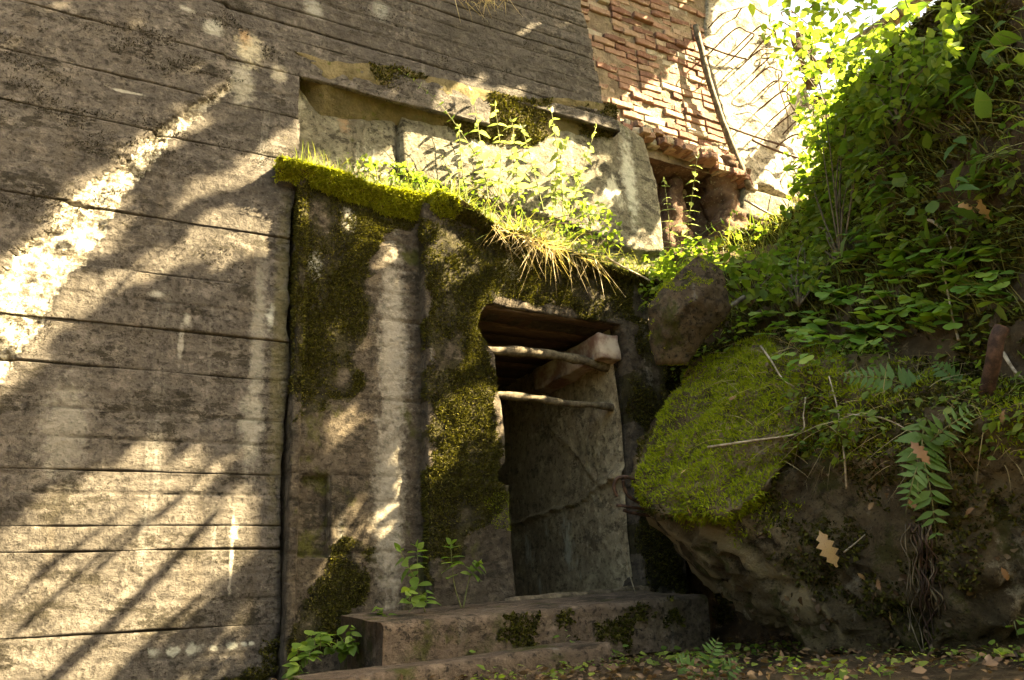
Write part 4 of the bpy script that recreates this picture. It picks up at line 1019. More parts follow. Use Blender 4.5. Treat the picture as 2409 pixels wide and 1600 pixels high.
# foot of the long wall
for o in wall.children:
    if not o.name.startswith('board_course'): continue
    V_, T_ = world_vf(o)
    if V_[:, 2].max() > 1.9: continue
    P, N = sample(V_, T_, 40000, lambda P, N, px, py: blur_poly(px, py, [(550, 1600), (600, 1450), (660, 1380), (710, 1380), (710, 1640), (530, 1640)]) * (fbm(P, 8, 4, 431) > -0.1))
    if len(P) > 20: fuzz('foot_moss', P, N, MAT['moss_dry'], wall, (0.010, 0.028), 0.9, BLADE, 0.2, 1.5)
BLK = [(-60, -40), (700, -40), (640, 150), (470, 330), (330, 420), (200, 520), (60, 600), (-60, 620)]
for o in wall.children:
    if not o.name.startswith('board_course'): continue
    V_, T_ = world_vf(o)
    if V_[:, 2].max() < 3.0: continue
    P, N = sample(V_, T_, 16000, lambda P, N, px, py: np.clip((fbm(P * np.array([1, 1, 2.6]), 2.4, 5, 433) - 0.13) * 9, 0, 1) * np.where(in_poly(px, py, BLK), 1.0, 0.25 * (px < 1450)) * (px > -40) * (py > -40) * (fbm(P, 14, 3, 434) > -0.2))
    if len(P) > 20: fuzz('black_moss', P, N, MAT['moss_black'], wall, (0.008, 0.022), 0.9)
# soffit
rp = {o.name.split('.')[0]: o for o in rec.children}
V_, T_ = world_vf(rp['broken_soffit'])
P, N = sample(V_, T_, 16000, lambda P, N, px, py: (fbm(P, 3.5, 5, 441) > 0.06) * 0.9)
fuzz('soffit_moss', P, N, MAT['moss_dry'], rec, (0.012, 0.03), 0.9, TUFT)
# step risers
stp = [o for o in st.children][0]; V_, T_ = world_vf(stp)
P, N = sample(V_, T_, 24000, lambda P, N, px, py: blur_poly(px, py, [(1180, 1470), (1420, 1440), (1620, 1420), (1640, 1500), (1400, 1540), (1260, 1570), (1150, 1570)], 60) * (np.abs(N[:, 2]) < 0.7) * (fbm(P, 9, 4, 445) > 0.02))
fuzz('riser_moss', P, N, MAT['moss_dry'], st, (0.012, 0.03), 0.9, TUFT)
# boulder top
MOSS_B = [(1460, 1150), (1500, 1050), (1560, 960), (1640, 860), (1740, 770), (1900, 840), (2000, 900), (1960, 1010), (1890, 1050), (1840, 1090), (1790, 1180), (1720, 1240), (1640, 1230), (1560, 1215), (1500, 1210)]
TB = np.array(BF)
P, N = sample(BV, TB, 62000, lambda P, N, px, py: np.maximum(np.maximum(blur_poly(px, py, MOSS_B, 45) * (0.45 + 0.55 * (fbm(P, 4.5, 4, 451) > -0.12)), 0.35 * blur_poly(px, py, MOSS_B, 160)), 0.5 * (py < 1080) * (px > 1880) * (fbm(P, 3.5, 4, 452) > -0.05)) * (py > 700), 300000)
fuzz('moss_mat', P, N, MAT['moss_green'], bld, (0.016, 0.034), 0.9, up=0.15)
P, N = sample(BV, TB, 9000, lambda P, N, px, py: (1 - blur_poly(px, py, MOSS_B, 30)) * (fbm(P, 3.0, 4, 453) > 0.0) * (px > 1500) * 0.8 * ~in_poly(px, py, [(1470, 1190), (1560, 1215), (1720, 1245), (1830, 1330), (1990, 1480), (2050, 1560), (1850, 1570), (1640, 1420)]))
fuzz('dark_moss', P, N, MAT['moss_dry'], bld, (0.012, 0.03), 0.9, TUFT)
V_, T_ = obj_vf(chunk)
P, N = sample(V_, T_, 30000, lambda P, N, px, py: (N[:, 2] > 0.25) * (fbm(P, 6, 3, 455) > -0.3) * 1.0)
fuzz('chunk_moss', P, N, MAT['moss_green'], chunk, (0.010, 0.022), 0.8)
P, N = sample(KV, np.concatenate([KF[:, :3], KF[:, [0, 2, 3]]]), 6500, lambda P, N, px, py: (px > 1500) * (px < 3150) * (py > -90) * (fbm(P, 3.0, 4, 457) > -0.1), 200000)
fuzz('bank_moss', P, N, MAT['moss_dry'], bank, (0.02, 0.045), 0.9, TUFT)

# ================================================================== PLANTS
def mat_of(base, d, up, s):
    X = nrm(d); Yv = nrm(np.cross(up, X)); Z = np.cross(X, Yv)
    R = np.stack([X, Yv, Z], 1) * (np.array(s)[None] if np.ndim(s) else s)
    M4 = np.eye(4); M4[:3, :3] = R; M4[:3, 3] = base; return Matrix(M4.tolist())
def leaf_obj(name, me, parent, base, d, up, s, rel=None):
    o = bpy.data.objects.new(name, me); COL.objects.link(o); o.parent = parent
    L = np.array(parent.location) if rel is None else rel
    o.matrix_basis = mat_of(np.asarray(base) - L, d, up, s); return o
def variants(name, mat, ks): return [mesh_data(name, *leaf_shape(**k), mat, True) for k in ks]
NET = variants('nettle_leaf', MAT['nettle'], [dict(n=7, w=0.23, fold=0.2, droop=0.25, pk=0.6, serr=0.08), dict(n=7, w=0.20, fold=0.3, droop=0.4, pk=0.6, serr=0.08), dict(n=7, w=0.26, fold=0.1, droop=0.15, pk=0.62, serr=0.08)])
MAT['herb'] = leafmat('herb_leaf', (0.07, 0.13, 0.02), (0.11, 0.18, 0.03), (0.16, 0.23, 0.045), src='obj')
OVA = variants('oval_leaf', MAT['herb'], [dict(n=6, w=0.34, fold=0.15, droop=0.15), dict(n=6, w=0.38, fold=0.1, droop=0.3), dict(n=6, w=0.30, fold=0.2, droop=0.1)])
BNET = variants('serrated_leaf', MAT['fern'], [dict(n=9, w=0.24, fold=0.25, droop=0.35, pk=0.6, serr=0.12), dict(n=9, w=0.20, fold=0.1, droop=0.2, pk=0.6, serr=0.12)])
def upright(name, label, cat, path, pairs, size, kind=NET, r=0.005, group=None, start=0.2, taper=0.55, sag=0.25):
    if kind is NET: size *= 1.15; pairs += 2
    """stem along path with opposite leaves, each leaf its own part."""
    pts = bez(path, 18); t = thing(name, label, cat, tuple(pts[0]), group)
    V, F = tube(pts, np.linspace(r, r * 0.4, 18), 5, True); mobj('stem', V, F, MAT['stem'], t)
    tan = nrm(np.gradient(pts, axis=0)); ph = random.uniform(0, 6)
    for k in range(pairs):
        u = start + (1 - start) * (k + 0.5) / pairs; i = min(17, int(u * 17)); p = pts[i]; T = tan[i]
        a = nrm(np.cross(T, [0.3, 0.2, 1.0] if abs(T[2]) < 0.95 else [1, 0, 0])); b_ = np.cross(T, a)
        s = size * (1 - (1 - taper) * u) * random.uniform(0.8, 1.15)
        for sg in (1, -1):
            an = ph + k * 1.57 + random.gauss(0, 0.25)
            d = sg * (a * math.cos(an) + b_ * math.sin(an)) + T * 0.35 - np.array([0, 0, sag]) + RNG.normal(size=3) * 0.12
            leaf_obj('leaf', random.choice(kind), t, p, d, T + RNG.normal(size=3) * 0.15, s)
    for sg in range(3):
        leaf_obj('leaf', random.choice(kind), t, pts[-1], tan[-1] * 0.7 + RNG.normal(size=3) * 0.5, RNG.normal(size=3) + np.array([0, 0, 1]), size * taper * 0.7)
    return t
def ledge(px, py, Y=4.42): return on_y(px, py, Y)
G1 = 'nettles on the ledge'
upright('nettle_plant', 'bright green nettle, leftmost upright one on the ledge', 'nettle', [ledge(1150, 480), ledge(1135, 370), ledge(1112, 215)], 8, 0.115, group=G1)
upright('trailing_stem', 'long thin leafy stem arching left from the ledge nettles', 'plant', [ledge(1190, 490), ledge(1110, 350), ledge(1030, 240), ledge(942, 165, 4.38)], 13, 0.055, OVA, 0.004, G1, 0.3)
upright('nettle_plant', 'short sunlit nettle between the tall ones on the ledge', 'nettle', [ledge(1215, 480), ledge(1215, 390), ledge(1205, 285)], 7, 0.11, group=G1)
upright('nettle_plant', 'tallest pale sunlit nettle with large drooping leaves on the ledge', 'nettle', [ledge(1325, 510), ledge(1318, 400), ledge(1298, 265)], 10, 0.125, group=G1, sag=0.6)
upright('nettle_plant', 'nettle leaning right with pale drooping leaves at the right of the ledge', 'nettle', [ledge(1340, 510), ledge(1365, 420), ledge(1402, 300)], 8, 0.085, group=G1, sag=0.5)
upright('nettle_plant', 'thin nettle in the middle of the ledge clump with slanting stem', 'nettle', [ledge(1280, 500), ledge(1255, 400), ledge(1228, 300)], 8, 0.09, group=G1)
upright('nettle_plant', 'low nettle with few leaves before the pale wall on the ledge', 'nettle', [ledge(1390, 540), ledge(1380, 470), ledge(1352, 400)], 6, 0.12, group=G1, sag=0.7)
upright('nettle_plant', 'tall yellow-green nettle before the brick hollow', 'nettle', [at(1600, 640, 6.3), at(1620, 520, 6.3), at(1640, 372, 6.3)], 11, 0.11)
upright('nettle_plant', 'shorter nettle left of the tall one before the brick hollow', 'nettle', [at(1575, 640, 6.2), at(1575, 540, 6.2), at(1563, 425, 6.2)], 8, 0.095)
upright('leaning_herb', 'leafy stem leaning right below the brick hollow', 'plant', [at(1590, 640, 6.1), at(1640, 560, 6.05), at(1730, 500, 6.0)], 8, 0.08, OVA)
for k, (b0, t0, sz) in enumerate([((1100, 470), (1080, 300), 0.07), ((1170, 490), (1165, 250), 0.10), ((1300, 510), (1330, 330), 0.09), ((1060, 460), (1040, 370), 0.05)]):
    m_ = ((b0[0] + t0[0]) / 2 + random.uniform(-12, 12), (b0[1] + t0[1]) / 2)
    upright('nettle_plant', 'nettle inside the crowded sunlit clump on the ledge', 'nettle', [ledge(*b0, 4.40 + 0.03 * (k % 4)), ledge(*m_, 4.40 + 0.03 * (k % 4)), ledge(*t0, 4.38 + 0.03 * (k % 4))], 6, sz, group='nettles inside the ledge clump', sag=0.45)
# bushy seedlings at the right end of the ledge and around the gap
def bush(name, label, poly, depth, n, size, mat, cat='shrub', stems=6, root=None, spread=0.25, droop=0.3):
    xs = [p[0] for p in poly]; ys = [p[1] for p in poly]; P = []
    while len(P) < n:
        px = random.uniform(min(xs), max(xs)); py = random.uniform(min(ys), max(ys))
        if in_poly([px], [py], poly)[0]: P.append(at(px, py, (depth(px, py) if callable(depth) else depth) - random.uniform(-spread, spread)))
    P = np.array(P)
    root = np.array(root) if root is not None else at((min(xs) + max(xs)) / 2, max(ys), (depth((min(xs) + max(xs)) / 2, max(ys)) if callable(depth) else depth))
    t = thing(name, label, cat, tuple(root))
    tips = P[RNG.choice(len(P), stems, replace=False)]
    jn = [tube(bez([root, root * 0.5 + q * 0.5 + RNG.normal(size=3) * 0.04 + np.array([0, 0, 0.05]), q], 8), np.linspace(0.007, 0.002, 8), 5) for q in tips]
    o = mobj('branches', *join(jn), MAT['bark'], t); o['kind'] = 'stuff'
    d = rdir(n) * np.array([1, 1, 0.6]) + np.array([0, 0, -droop]); up = nrm(rdir(n) * 0.8 + np.array([0, -0.1, 1.0]))
    V, F = scatter(*leaf_shape(4, 0.34, 0.15, 0.2), P, d, up, RNG.uniform(size * 0.6, size * 1.25, n))
    o = mobj('foliage', V, F, mat, t); o['kind'] = 'stuff'; return t
bush('seedling_bush', 'small bushy seedlings at the right end of the mossy ledge', [(1310, 560), (1330, 500), (1400, 470), (1450, 500), (1470, 570), (1420, 600), (1340, 590)], 5.75, 170, 0.045, MAT['broad'], stems=9, spread=0.12)
bush('ledge_herbs', 'fringe of small sunlit herbs on the left half of the mossy ledge', [(665, 385), (690, 345), (760, 345), (860, 365), (960, 385), (1040, 425), (1080, 470), (1000, 470), (900, 420), (780, 395)], 5.55, 620, 0.04, MAT['broad'], 'herbs', 10, spread=0.12)
bush('ledge_herbs', 'tangle of small sunlit leaves under the nettles on the ledge', [(1000, 460), (1100, 420), (1250, 440), (1400, 480), (1440, 560), (1300, 560), (1150, 520)], 5.7, 150, 0.04, MAT['broad'], 'herbs', 10, spread=0.12)
bush('leafy_weeds', 'sunlit leafy weeds in the gap above the hanging chunk', [(1500, 690), (1530, 620), (1620, 560), (1700, 560), (1680, 620), (1600, 640), (1540, 700), (1500, 740)], 5.9, 420, 0.055, MAT['broad'], stems=10, spread=0.25)
shr = lambda px, py: bank_dep(np.array(px), np.array(py)) - 0.25
bush('shrub', 'sunlit shrub on the bank beside the reinforcement loops', SH1, shr, 1500, 0.06, MAT['broad'], stems=16, spread=0.35)
bush('shrub', 'backlit shrub against the bright sky at the top of the bank', SH2, shr, 1100, 0.06, MAT['broad'], stems=14, spread=0.35)
bush('shrub', 'low yellow-green shrub where the bank meets the pale pier foot', SH3, shr, 700, 0.055, MAT['broad'], stems=12, spread=0.25)
bush('sapling', 'sapling with bright oval leaves beside the hanging chunk', [(1690, 690), (1680, 620), (1720, 570), (1820, 590), (1850, 660), (1800, 700), (1740, 720)], 5.2, 110, 0.085, MAT['broad'], 'sapling', 8, spread=0.15)
bush('shrub', 'airy backlit shrub hanging before the pale pier and its reinforcement loops', SH4, lambda px, py: 6.2, 520, 0.075, MAT['broad'], 'shrub', 16, at(1990, 420, 5.9), 0.3)
for k, (b0, t0, d0, lab) in enumerate([((1960, 340), (1890, 215), 5.75, 'leafy stem rising at the left shoulder of the bank, lower one'), ((2020, 210), (1955, 85), 5.25, 'leafy stem rising at the left shoulder of the bank, upper one'), ((2090, 140), (2050, 15), 4.85, 'leafy stem against the bright sky beside the leaning trunk'), ((2165, 60), (2125, -40), 4.5, 'leafy stem at the top edge above the bank crest'), ((1925, 460), (1850, 365), 6.4, 'leafy stem leaning left before the foot of the pale pier')]):
    upright('shoulder_herb', lab, 'plant', [at(*b0, d0), at((b0[0] + t0[0]) / 2 - 12, (b0[1] + t0[1]) / 2, d0 - 0.08), at(*t0, d0 - 0.12)], 8, 0.105, OVA, 0.005, sag=0.4)
# leafy plants over the upper bank
def herb(label, px, py, n, size, group=None, hgt=0.22, surf=(BVH_K, BVH_B), kind=OVA, name='leafy_herb', flat=0.0):
    h = hit(px, py, *surf)
    if h is None: return
    p, nn = h; t = thing(name, label, 'plant', tuple(p), group)
    up = nrm(nn * 0.6 + np.array([0, 0, 0.7])); jn = []
    for k in range(n):
        tip = p + nrm(up + RNG.normal(size=3) * 0.7) * hgt * random.uniform(0.4, 1.1)
        jn.append(tube(bez([p, (p + tip) / 2 + up * 0.03, tip], 6), np.linspace(0.003, 0.0015, 6), 4))
        d = RNG.normal(size=3) * np.array([1, 1, 0.35]) + RGT * -0.3 - np.array([0, 0, 0.25])
        leaf_obj('leaf', random.choice(kind), t, tip, d, np.array([0, 0, 1.0]) + nn * 0.5 + RNG.normal(size=3) * 0.35, size * random.uniform(0.65, 1.2))
    mobj('stems', *join(jn), MAT['stem'], t)['kind'] = 'stuff'
    return t
UP = [(1960, 430), (2080, 300), (2180, 180), (2280, 60), (2409, 0), (2409, 560), (2200, 600), (1950, 640)]
for k in range(46):
    while True:
        px = random.uniform(1950, 2409); py = random.uniform(0, 640)
        if in_poly([px], [py], UP)[0]: break
    hs = random.choice((0.08, 0.11, 0.15)); herb('%s-leaved green herb among others crowding the %s' % ({0.08: 'small', 0.11: 'medium', 0.15: 'large'}[hs], 'upper bank near the crest' if py < 300 else 'middle of the bank above the sorrel'), px, py, random.randint(3, 7), hs, 'herbs on the upper bank', 0.20, (BVH_K,), random.choice((OVA, BNET)))
# wood sorrel: three heart-shaped leaflets on a stalk
def heart():
    o = [(0, 0), (0.35, 0.28), (0.72, 0.52), (0.98, 0.46), (1.05, 0.22), (0.88, 0.0)]
    V = np.array([(x, y, 0.22 * y - 0.15 * x * x) for x, y in o] + [(x, -y, 0.22 * y - 0.15 * x * x) for x, y in o[1:5]])
    F = [(0, 5, 1), (5, 2, 1), (5, 3, 2), (5, 4, 3), (0, 6, 5), (5, 6, 7), (5, 7, 8), (5, 8, 9)]
    return V, np.array(F)
HRT = [mesh_data('leaflet', *heart(), MAT['sorrel'], True)]
SOR = [(1690, 660), (1800, 620), (2000, 560), (2380, 600), (2380, 790), (2150, 800), (2020, 850), (1900, 900), (1850, 880), (1780, 790)]
ns = 0
while ns < 170:
    px = random.uniform(1690, 2380); py = random.uniform(560, 900)
    if not in_poly([px], [py], SOR)[0]: continue
    h = hit(px, py, BVH_K, BVH_B)
    if h is None: continue
    ns += 1
    p, nn = h; c = p + nrm(nn + np.array([0, 0, 0.8])) * random.uniform(0.05, 0.11)
    t = thing('sorrel_plant', 'three-leaved sorrel plant in the dense patch, %s' % ('left end beside the sapling' if px < 1880 else 'middle part above the arching fern' if px < 2150 else 'right end towards the rusty pipe'), 'plant', tuple(p), 'sorrel plants on the bank')
    mobj('stalk', *tube([p, (p + c) / 2 + RNG.normal(size=3) * 0.008, c], 0.0022, 4), MAT['stem'], t)
    a0 = random.uniform(0, 6.28); sz = random.uniform(0.05, 0.078) * (0.75 + 0.09 * np.linalg.norm(p - EYE))
    tilt = np.array([0, 0, 1.0]) - FWD * 0.35 + RNG.normal(size=3) * 0.22
    for k in range(3):
        an = a0 + k * 2.094; d = np.array([math.cos(an), math.sin(an), 0]); d = d - nrm(tilt) * (d @ nrm(tilt))
        leaf_obj('leaflet', HRT[0], t, c, d, tilt, sz)
# ferns
PIN = [mesh_data('pinna', *leaf_shape(5, 0.13, 0.1, 0.12, 0.55), MAT['fern'], True)]
def fern(label, fronds):
    t = None
    for path, plen, n in fronds:
        pts = bez(path, 24)
        if t is None: t = thing('fern', label, 'fern', tuple(pts[0]))
        V, F = tube(pts, np.linspace(0.0035, 0.001, 24), 5)
        fr = mobj('frond', V, F, MAT['stem'], t); rel = np.array(t.location) + np.array(fr.location)
        tan = nrm(np.gradient(pts, axis=0))
        for k in range(n):
            u = 0.12 + 0.88 * k / n; i = min(23, int(u * 23)); T = tan[i]
            sd_ = nrm(np.cross(T, -FWD + np.array([0, 0, 0.5])))
            s = plen * math.sin(math.pi * (0.18 + 0.8 * u)) ** 0.8 * random.uniform(0.9, 1.08) + 0.006
            for sg in (1, -1):
                leaf_obj('pinna', PIN[0], fr, pts[i], sd_ * sg + T * 0.45 + RNG.normal(size=3) * 0.06, -FWD + np.array([0, 0, 0.6]) + RNG.normal(size=3) * 0.15, (s, s * 1.25, s), rel)
    return t
fern('hanging fern with broad green fronds on the front of the boulder', [
    ([at(2175, 985, 3.28), at(2170, 1060, 3.20), at(2190, 1160, 3.16), at(2205, 1290, 3.18)], 0.115, 13),
    ([at(2170, 1060, 3.28), at(2220, 1010, 3.15), at(2300, 960, 3.1)], 0.07, 9), ([at(2180, 1050, 3.28), at(2150, 1120, 3.15), at(2130, 1210, 3.15)], 0.06, 9)])
fern('arching fern frond above the mossy boulder, pointing left', [
    ([at(2260, 960, 3.7), at(2180, 930, 3.65), at(2080, 890, 3.65), at(1960, 888, 3.75)], 0.10, 18), ([at(2260, 960, 3.7), at(2240, 890, 3.65), at(2190, 850, 3.7)], 0.07, 10)])
fern('small fern at the bottom edge below the boulder', [([at(1650, 1620, 3.25), at(1670, 1550, 3.2), at(1690, 1500, 3.2)], 0.05, 9), ([at(1650, 1620, 3.25), at(1620, 1570, 3.2), at(1590, 1560, 3.2)], 0.05, 8), ([at(1650, 1620, 3.25), at(1710, 1580, 3.2), at(1740, 1560, 3.2)], 0.05, 8)])
fern('fern drooping over the bank in the top right corner', [([at(2440, -30, 4.2), at(2380, 20, 4.1), at(2330, 110, 4.1)], 0.12, 14), ([at(2440, -20, 4.2), at(2420, 60, 4.1), at(2400, 190, 4.1)], 0.12, 14)])
# young plants at the foot of the portal
def g_at(px, py, Y): return on_y(px, py, Y)
upright('seedling', 'bright seedling with pale top leaves, leftmost at the portal foot', 'plant', [g_at(1000, 1440, 3.95), g_at(985, 1380, 3.95), g_at(940, 1295, 3.9)], 6, 0.13, OVA, 0.004, sag=0.5)
upright('seedling', 'slender seedling with flat leaf whorl at the portal foot', 'plant', [g_at(1000, 1440, 4.0), g_at(984, 1370, 4.0), g_at(982, 1290, 4.0)], 4, 0.12, OVA, 0.004, start=0.7)
upright('seedling', 'three-stemmed seedling right of the slender one at the portal foot', 'plant', [g_at(1085, 1430, 4.0), g_at(1068, 1370, 4.0), g_at(1060, 1280, 4.0)], 5, 0.12, OVA, 0.004, start=0.6)
upright('seedling', 'seedling leaning right, rightmost at the portal foot', 'plant', [g_at(1090, 1430, 4.0), g_at(1105, 1360, 4.0), g_at(1130, 1325, 3.95)], 5, 0.11, OVA, 0.004, start=0.55)
for k in range(30):
    px = random.uniform(690, 1020); py = 1555 - (px - 730) * 0.40 + random.uniform(-45, 60)
    p = on_y(px, py, 3.95 + random.uniform(-0.2, 0.15)); t = thing('ground_weed', 'small dark-leaved weed in the strip along the portal foot', 'plant', tuple(p), 'weeds along the portal foot')
    mobj('stem', *tube([p, p + np.array([0, 0, 0.05])], 0.002, 4), MAT['stem'], t)
    for j in range(7):
        d = RNG.normal(size=3) * np.array([1, 1, 0.3]); leaf_obj('leaf', random.choice(OVA), t, p + np.array([0, 0, random.uniform(0.01, 0.08)]), d, np.array([0, -0.5, 1]) + RNG.normal(size=3) * 0.3, random.uniform(0.04, 0.075))
for k, (px, py, lab) in enumerate([(1330, 1540, 'tiny weed growing at the foot of the upper step'), (2395, 1500, 'small clover-like weed at the right edge beneath the boulder'), (1450, 1560, 'tiny weed on the litter in front of the lower step'), (1110, 1590, 'grassy weed in the middle of the lower step')]):
    p = on_y(px, py, 3.58) if px < 2000 else at(px, py, 3.0)
    t = thing('ground_weed', lab, 'plant', tuple(p)); mobj('stem', *tube([p, p + np.array([0, 0, 0.06])], 0.002, 4), MAT['stem'], t)
    for j in range(9): leaf_obj('leaf', random.choice(OVA), t, p + RNG.normal(size=3) * 0.04 + np.array([0, 0, 0.05]), RNG.normal(size=3) * np.array([1, 1, 0.3]), np.array([0, -0.6, 1]), random.uniform(0.025, 0.05))

# ---- grasses (uncountable)
def grass(name, label, roots, ups, length, mat, w=0.004, curl=0.6, parent=None):
    n = len(roots); L = RNG.uniform(length[0], length[1], n); m = 5
    s = np.linspace(0, 1, m)
    hd = nrm(np.stack([RNG.normal(size=n), RNG.normal(size=n), np.zeros(n)], 1)); c = RNG.uniform(0.2, 1.2, n) * curl
    P = roots[:, None] + ups[:, None] * (s[None, :, None] * L[:, None, None]) + hd[:, None] * ((s ** 2)[None, :, None] * (L * c)[:, None, None]) - np.array([0, 0, 1])[None, None] * ((s ** 2.3)[None, :, None] * (L * c * 0.7)[:, None, None])
    sd_ = nrm(np.cross(hd, ups)); ww = (w * (1 - s * 0.9))[None, :, None]
    V = np.concatenate([P + sd_[:, None] * ww, P - sd_[:, None] * ww], 1).reshape(-1, 3)
    k = np.arange(m - 1); f = np.stack([k, k + 1, m + k + 1, m + k], 1)
    F = (f[None] + (np.arange(n) * 2 * m)[:, None, None]).reshape(-1, 4)
    o = mobj(name, V, F, mat, parent); tag(o, label if parent is None else None, 'grass' if parent is None else None, kind='stuff'); return o
def ledge_roots(n, x0, x1, y0=4.28, y1=4.7):
    x = RNG.uniform(x0, x1, n); y = RNG.uniform(y0, y1, n); return np.stack([x, y, cap_z(x) + 0.0], 1)
R_ = ledge_roots(900, 0.95, 2.1); grass('ledge_grass', 'short sunlit grass and herbs on the left half of the mossy ledge', R_, nrm(np.array([0, -0.15, 1]) + RNG.normal(size=(900, 3)) * 0.35), (0.05, 0.16), MAT['grass'])
R_ = ledge_roots(1500, 1.9, 3.6, 4.22); grass('ledge_grass', 'long sunlit grass under the nettles on the right half of the ledge', R_, nrm(np.array([0, -0.2, 1]) + RNG.normal(size=(1500, 3)) * 0.45), (0.08, 0.30), MAT['grass'], curl=0.9)
n_ = 210; x = RNG.uniform(2.25, 3.1, n_); x = np.where(RNG.random(n_) < 0.5, RNG.normal(2.62, 0.10, n_), x); R_ = np.stack([x, RNG.uniform(4.20, 4.28, n_), cap_z(x) - 0.03], 1)
grass('hanging_dry_grass', 'dry grass hanging over the lintel of the doorway', R_, nrm(np.array([0, -0.45, -0.55]) + RNG.normal(size=(n_, 3)) * 0.35), (0.08, 0.36), MAT['drygrass'], 0.003, 0.25)
R_ = np.array([on_y(px, py, 4.47) for px, py in zip(RNG.normal(1135, 28, 90), RNG.uniform(-30, 5, 90))])
grass('dry_grass_tuft', 'dry grass tuft hanging at the top edge of the upper wall', R_, nrm(np.array([0, -0.35, -0.7]) + RNG.normal(size=(90, 3)) * 0.3), (0.08, 0.24), MAT['drygrass'], 0.003, 0.3)
# low leaves and grass all over the bank
P, N = sample(KV, np.concatenate([KF[:, :3], KF[:, [0, 2, 3]]]), 520, lambda P, N, px, py: (px > 1500) * (px < 3150) * (py > -90) * (py < 900 + 500 * (px > 2560)) * (fbm(P, 2, 3, 501) > -0.15) * np.where(in_poly(px, py, SOR), 0.12, 1.0), 60000)
n_ = len(P); V_, F_ = scatter(*leaf_shape(4, 0.34, 0.15, 0.2), P + N * RNG.uniform(0.01, 0.10, n_)[:, None], rdir(n_) * np.array([1, 1, 0.4]) - RGT * 0.3, nrm(np.array([0, 0, 1.0]) + N * 0.5 + RNG.normal(size=(n_, 3)) * 0.4), 0.022 + 0.07 * RNG.random(n_) ** 2.2)
tag(mobj('ground_cover', V_, F_, MAT['broad']), 'low green leaves covering the earth bank', 'plants', kind='stuff')
P, N = sample(KV, np.concatenate([KF[:, :3], KF[:, [0, 2, 3]]]), 420, lambda P, N, px, py: (px > 1700) * (px < 3150) * (py > -50) * (py < 760), 20000)
grass('bank_grass', 'thin grass blades scattered over the upper bank', P, nrm(N * 0.5 + np.array([0, 0, 1]) + RNG.normal(size=P.shape) * 0.3), (0.08, 0.26), MAT['grass'], 0.004, 0.9)

P, N = sample(BV, TB, 1500, lambda P, N, px, py: (px > 1860) * (px < 2450) * (py > 780) * (py < 1060 + 60 * fbm(P, 3, 3, 505)) * (fbm(P, 2.5, 3, 503) > -0.2), 60000); n_ = len(P)
V_, F_ = scatter(*leaf_shape(4, 0.34, 0.15, 0.2), P + N * RNG.uniform(0.01, 0.07, n_)[:, None], rdir(n_) * np.array([1, 1, 0.4]) - RGT * 0.2 - np.array([0, 0, 0.2]), nrm(np.array([0, 0, 1.0]) + N * 0.6 + RNG.normal(size=(n_, 3)) * 0.4), 0.018 + 0.04 * RNG.random(n_) ** 2)
mobj('creeping_leaves', V_, F_, MAT['broad'], bld)['kind'] = 'stuff'
P, N = sample(BV, TB, 260, lambda P, N, px, py: (px > 1700) * (px < 2450) * (py > 760) * (py < 1100), 20000)
grass('draping_grass', None, P, nrm(N * 0.8 - np.array([0, 0, 0.3]) + RNG.normal(size=P.shape) * 0.4), (0.06, 0.20), MAT['drygrass'], 0.002, 0.9, bld)
# ---- dead leaves, litter, twigs
def oak():
    x = np.linspace(0, 1, 11); w = 0.19 * np.sin(np.pi * (x * 0.92 + 0.04)) * (1 + 0.35 * np.cos(np.arange(11) * math.pi)); w[0] = 0.01; w[-1] = 0.03
    z = 0.10 * np.sin(x * 3.4) ; mid = np.stack([x, 0 * x, z], 1); l = np.stack([x, w, z + 0.35 * w * np.sin(x * 5 + 1)], 1); r = np.stack([x, -w, z + 0.30 * w], 1)
    F = []
    for k in range(10): F += [(k, k + 1, 12 + k, 11 + k), (k + 1, k, 22 + k, 23 + k)]
    return np.concatenate([mid, l, r]), np.array(F)
OAK = mesh_data('dead_leaf', *oak(), MAT['deadleaf'], True); OAK.materials.clear(); 
MAT['deadobj'] = leafmat('dead_leaf_single', (0.16, 0.08, 0.035), (0.30, 0.17, 0.07), (0.46, 0.30, 0.13), 0.15, 1.2, 'obj'); OAK.materials.append(MAT['deadobj'])
def dead(px, py, ang, s, label, surf=(BVH_B, BVH_K), group=None, face=False):
    h = hit(px, py, *surf)
    if h is None: return
    p, nn = h
    if face: nn = -nrm(ray(px, py)) + np.array([0, 0, 0.15]); p = p - nrm(ray(px, py)) * 0.10
    nn = nrm(nn); d = RGT * math.cos(ang) - UPV * math.sin(ang); d = d - nn * (d @ nn)
    o = bpy.data.objects.new('dead_leaf', OAK); COL.objects.link(o); o.matrix_basis = mat_of(p + nn * 0.012 - FWD * 0.05 - nrm(d) * s * 0.5, d, nn + RNG.normal(size=3) * 0.2, s)
    tag(o, label, 'leaf', group)
dead(1938, 1285, 1.15, 0.17, 'large ochre oak leaf lying on the dark face of the boulder', face=True)
dead(2150, 1062, 0.9, 0.11, 'tan oak leaf beside the hanging fern', face=True)
dead(2310, 490, 1.9, 0.15, 'pale curled oak leaf on the bank near the right edge')
dead(2262, 495, 0.6, 0.11, 'brown oak leaf left of the pale curled one on the bank')
DS = [(1620, 1190), (1610, 1110), (2010, 1350), (2060, 1370), (2040, 1190), (2290, 930), (2350, 980), (2330, 640), (2120, 560), (2270, 1200), (2340, 1340), (2140, 1180), (1720, 940), (2090, 1440), (2395, 1420)]
for px, py in DS: dead(px, py, random.uniform(0, 6.28), random.uniform(0.035, 0.065), 'small brown dead leaf caught on the %s' % ('boulder moss' if px < 1780 else 'dark boulder face' if py > 950 else 'bank above the boulder'), group='small dead leaves')
n_ = 3800; x = RNG.uniform(0.4, 4.3, n_); y = RNG.uniform(1.2, 4.2, n_); z_ = ground_z(x, y) + 0.03
